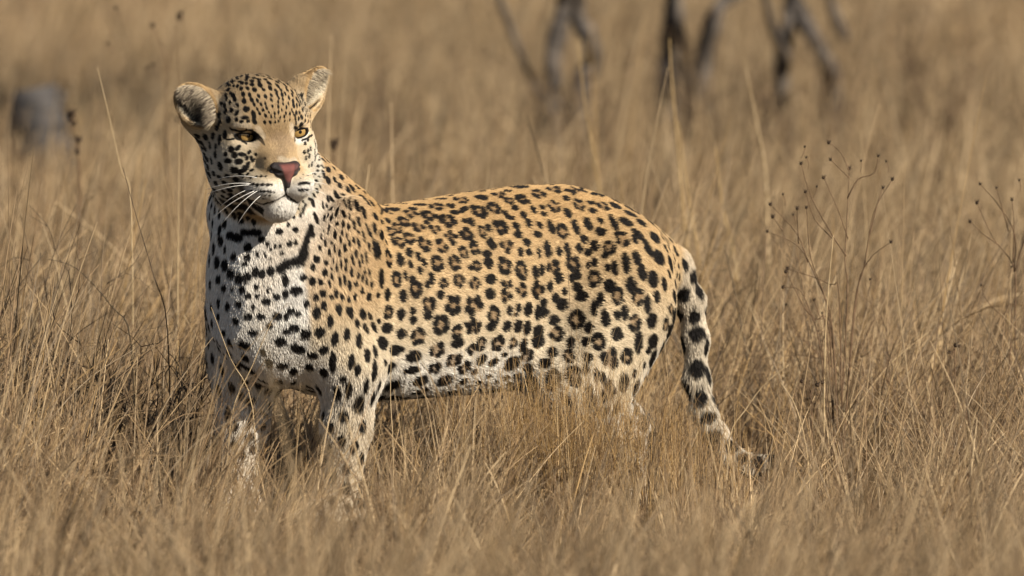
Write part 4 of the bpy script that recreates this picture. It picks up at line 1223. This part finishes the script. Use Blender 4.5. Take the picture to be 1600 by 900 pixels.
def stalk(label, pts, y, r, material, dy=0.0, ground=True, group='single grass stalks'):
    P = [at(u, v, y + dy * i / max(1, len(pts) - 1)) for i, (u, v) in enumerate(pts)]
    if ground and P[0][2] > .02:
        b = P[0].copy(); b[2] = -.01; b[0] += (P[0][0] - P[1][0]) * .25
        P = [b] + P
    P = smooth_path(P)
    v, f = tube(P, np.linspace(r, r * .35, len(P)), 6)
    o = mesh_object('grass_stalk', v, f, material)
    tag(o, label, 'grass stalk', group)
    return o
stalk('straight dark stem leaning left beside the neck of the leopard', [(262, 520), (240, 430), (215, 345), (192, 262)], .1, .0016, twig_mat)
stalk('long pale stalk arching at the far left', [(205, 540), (175, 480), (120, 420), (75, 405)], -.1, .0016, straw_mat)
stalk('thin pale stalk bending up at the upper left', [(205, 330), (190, 270), (170, 180), (152, 105)], .9, .0015, straw_mat)
stalk('pale upright straw in front of the branching forb', [(1288, 592), (1292, 480), (1302, 368)], .45, .0022, straw_mat)
stalk('pale straw leaning left low beside the tail', [(1262, 720), (1245, 640), (1220, 598)], -.35, .0018, straw_mat)
stalk('pale straw arching right from the tip of the tail', [(1140, 685), (1165, 640), (1195, 600), (1235, 568)], .15, .0017, straw_mat)
stalk('tall golden stalk above the rump of the leopard', [(1075, 430), (1065, 300), (1050, 130), (1046, 60)], 3.6, .0034, gold_mat)
stalk('second golden stalk above the rump crossing the first', [(1095, 440), (1075, 300), (1060, 190)], 3.0, .0030, gold_mat)
stalk('golden stalk leaning left above the tail of the leopard', [(1150, 420), (1130, 330), (1118, 230)], 3.2, .0030, gold_mat)
stalk('pale stalk leaning left in the blurred field right of centre', [(1198, 300), (1182, 190), (1165, 105)], 4.0, .0030, straw_mat)
stalk('slender golden stalk behind the back of the leopard', [(940, 330), (915, 170), (902, 60)], 4.2, .0028, gold_mat)
stalk('straw crossing low before the forelegs of the leopard', [(395, 640), (360, 560), (330, 480)], -.62, .0013, straw_mat)
stalk('straw leaning right before the chest of the leopard', [(360, 660), (395, 570), (425, 500)], -.68, .0013, straw_mat)
stalk('straw upright before the near shoulder of the leopard', [(614, 700), (610, 620), (612, 540)], -.5, .0014, straw_mat)
stalk('dark thread stem crossing the thigh of the leopard', [(905, 700), (895, 560), (888, 430), (886, 395)], -.25, .0007, twig_mat)
stalk('bright straw leaning before the hind leg of the leopard', [(838, 720), (830, 640), (812, 560)], -.3, .0014, straw_mat)

# wiry dark shrubs at the left
def shrub(label, base, y, stems, seed, spread, height, material=twig_mat, r0=.0019, group='wiry dry shrubs left of the leopard'):
    g = at(*base, y); g[2] = 0
    root = empty('wiry_shrub', g)
    tag(root, label, 'shrub', group)
    rs = np.random.default_rng(seed)
    for k in range(stems):
        shapes = []
        a = rs.random() * 6.283; ln = height * (.55 + .5 * rs.random()); sp_ = spread * (.2 + .8 * rs.random())
        P = [g + [rs.normal(0, .02), rs.normal(0, .02), -.01]]
        d = unit(np.array([math.cos(a) * sp_, math.sin(a) * sp_ * .6, height]))
        for j in range(6):
            d = unit(d + rs.normal(0, .13, 3) + [0, 0, -.02 * j])
            P.append(P[-1] + d * ln / 6)
        Q = smooth_path(P, 3)
        shapes.append(tube(Q, np.linspace(r0, r0 * .3, len(Q)), 5))
        for j in range(rs.integers(3, 7)):
            i = rs.integers(len(Q) // 3, len(Q) - 1)
            dd = unit(unit(Q[i] - Q[i - 1]) + rs.normal(0, .55, 3))
            l2 = ln * (.12 + .22 * rs.random())
            R_ = [Q[i], Q[i] + dd * l2 * .5, Q[i] + unit(dd + rs.normal(0, .3, 3)) * l2]
            shapes.append(tube(smooth_path(R_, 3), np.linspace(r0 * .55, r0 * .2, 7), 4))
            if rs.random() < .5:
                e = R_[1] + unit(dd + rs.normal(0, .7, 3)) * l2 * .4
                shapes.append(tube(np.linspace(R_[1], e, 3), [r0 * .35, r0 * .28, r0 * .18], 4))
        V, F = join_shapes(shapes)
        mesh_object('stem', V, F, material, root)
    return root
shrub('low dark wiry shrub at the left edge', (40, 700), .1, 28, 1, .30, .50)
shrub('dark wiry shrub with a shaded heart between the edge and the leopard', (185, 720), .0, 38, 2, .24, .42, twig_mat, .0023)
shrub('small twiggy shrub standing against the chest of the leopard', (285, 700), .12, 9, 3, .10, .47)
shrub('upright looping wiry shrub behind the shrub at the left edge', (95, 640), .8, 9, 4, .08, .60)
shrub('sparse twiggy shrub low in the grass at the right edge', (1500, 760), -.3, 8, 5, .20, .34, stem_mat)
shrub('sparse grey twiggy shrub behind the tall branching forb', (1400, 640), .9, 8, 6, .16, .40, stem_mat)

brush_mat = grained('brown_brush', (.07, .046, .028), (.20, .135, .08), 30)
for k, (u, v, y, n, sp_, hh, what) in enumerate(((935, 200, 11.0, 16, .30, .62, 'brown brush at the foot of the tree with two stems'), (700, 210, 9.0, 12, .26, .50, 'low brown brush above the middle of the back of the leopard'), (1130, 190, 11.5, 14, .30, .60, 'brown brush at the foot of the forked tree'),
        (1290, 200, 11.2, 16, .32, .62, 'brown brush at the foot of the leaning tree'), (1480, 190, 12.0, 22, .50, .66, 'wide reddish brush at the upper right corner'), (570, 170, 9.5, 12, .2, .58, 'thin brown brush above the right ear of the leopard'),
        (1210, 330, 4.5, 9, .2, .44, 'small soft brush left of the tall branching forb'), (25, 260, 9.0, 14, .25, .50, 'brown brush below the broken stump'))):
    shrub(what, (u, v), y, n, 20 + k, sp_, hh, brush_mat, .0042, 'blurred brush behind the leopard')

# ------------------------------------------------------------------ bare trees far behind
def dead_tree(label, y, stems, seed, height=2.6):
    rs = np.random.default_rng(seed)
    b = at(stems[0][0][0], stems[0][0][1], y); b[2] = 0
    root = empty('dead_tree', b)
    tag(root, label, 'tree', 'bare trees at the back of the field')
    crown = []; leaves_v, leaves_f = [], []
    def leafy(p, n):
        for _ in range(n):
            c = p + rs.normal(0, .10, 3)
            if c[2] < 1.25: continue
            a = unit(rs.normal(0, 1, 3)); bb = unit(np.cross(a, rs.normal(0, 1, 3)))
            L, W = .05 * (.6 + .8 * rs.random()), .014
            o = len(leaves_v)
            leaves_v.extend([c - a * L, c + bb * W, c + a * L, c - bb * W, c + np.cross(a, bb) * .004])
            leaves_f.extend([(o, o + 1, o + 4), (o + 1, o + 2, o + 4), (o + 2, o + 3, o + 4), (o + 3, o, o + 4)])
    trunk = []
    for k, pts in enumerate(stems):
        w = pts[0][2] if len(pts[0]) > 2 else 30
        P = [at(q[0], q[1], y + rs.normal(0, .12) * (j > 0)) for j, q in enumerate(pts)]
        if P[0][2] > .0 and (k == 0 or pts[0][1] > 60):
            z0 = P[0].copy(); z0[2] = -.05
            P = [z0] + P
        r = w * .5 * MM * (CAM_D + y) / CAM_D
        # on up above the picture
        d = unit(P[-1] - P[-2])
        top = height * (.6 + .4 * rs.random())
        while P[-1][2] < top:
            d = unit(d + rs.normal(0, .22, 3) + [0, 0, .25])
            P.append(P[-1] + d * .32)
        Q = smooth_path(P, 3)
        rad = np.linspace(r * 1.15, r * .25, len(Q)) * (1 + .10 * rs.normal(0, 1, len(Q)))
        trunk.append(tube(Q, rad, 9))
        for j in range(9):
            i = rs.integers(int(len(Q) * .45), len(Q) - 1)
            if Q[i][2] < 1.25: continue
            dd = unit(unit(Q[i] - Q[i - 1]) * .5 + rs.normal(0, .6, 3) + [0, 0, .8])
            L = .4 + .6 * rs.random()
            B_ = [Q[i]]
            for _ in range(5):
                dd = unit(dd + rs.normal(0, .25, 3)); B_.append(B_[-1] + dd * L / 5)
            Bq = smooth_path(B_, 2)
            crown.append(tube(Bq, np.linspace(rad[i] * .5, .004, len(Bq)), 6))
            for q in range(4):
                s0 = Bq[rs.integers(3, len(Bq))]; s1 = s0 + unit(dd + rs.normal(0, .6, 3) + [0, 0, .7]) * .3
                crown.append(tube(np.linspace(s0, s1, 3), [.006, .005, .002], 4)); leafy(s1, 10)
            leafy(Bq[-1], 16)
    V, F = join_shapes(trunk); mesh_object('trunk', V, F, bark_mat, root)
    cr = mesh_object('crown', *join_shapes(crown), bark_mat, root)
    mesh_object('leaf_litter', leaves_v, leaves_f, leaf_mat, cr, smooth=False).name = 'dry_leaves'
dead_tree('blurred grey tree with two close stems at the top centre', 13.0, [[(864, 110, 30), (872, 50), (884, 0), (890, -60)], [(905, 150, 30), (925, 100), (922, 60), (900, 20), (905, -60)], [(845, 175, 16), (838, 140)]], 31)
dead_tree('blurred dark forked tree between the other two at the top', 13.8, [[(1042, 150, 30), (1045, 80), (1052, 10), (1050, -70)], [(1092, 150, 30), (1100, 90), (1112, 40), (1128, 5), (1175, -30)], [(1072, 100, 16), (1062, 40), (1058, -20)]], 32)
dead_tree('blurred leaning grey tree right of the forked one', 13.4, [[(1222, 100, 26), (1232, 40), (1238, -10), (1230, -80)], [(1300, 140, 30), (1288, 90), (1255, 30), (1232, -25)], [(1200, 180, 18), (1222, 130), (1226, 90)], [(1320, 60, 14), (1300, 10), (1290, -40)]], 33)

# broken grey stump at the far left
sp_ = smooth_path([at(70, 330, 12.0) * [1, 1, 0] - [0, 0, .02], at(62, 230, 12.0), at(54, 185, 12.0), at(48, 158, 12.0)], 4)
sv, sf = tube(sp_, np.linspace(.10, .085, len(sp_)) * (1 + .08 * np.sin(np.arange(len(sp_)) * 2.1)), 14)
sv = np.array(sv)
sv[-14:, 2] += .05 * noise3(sv[-14:] * 60)                                        # jagged break
sv += (noise3(sv * 40)[:, None] - .5) * .018
stump = empty('tree_stump', sp_[0])
tag(stump, 'broken grey stump half hidden in grass at the upper left', 'tree stump')
mesh_object('trunk', sv, sf, rock_mat, stump)
lp = smooth_path([at(60, 168, 12.0), at(80, 162, 12.02), at(98, 146, 12.0)], 4)
lv, lf = tube(lp, np.linspace(.034, .014, len(lp)), 9)
mesh_object('branch_stub', lv, lf, rock_mat, stump)
print('done', time.time() - T0)
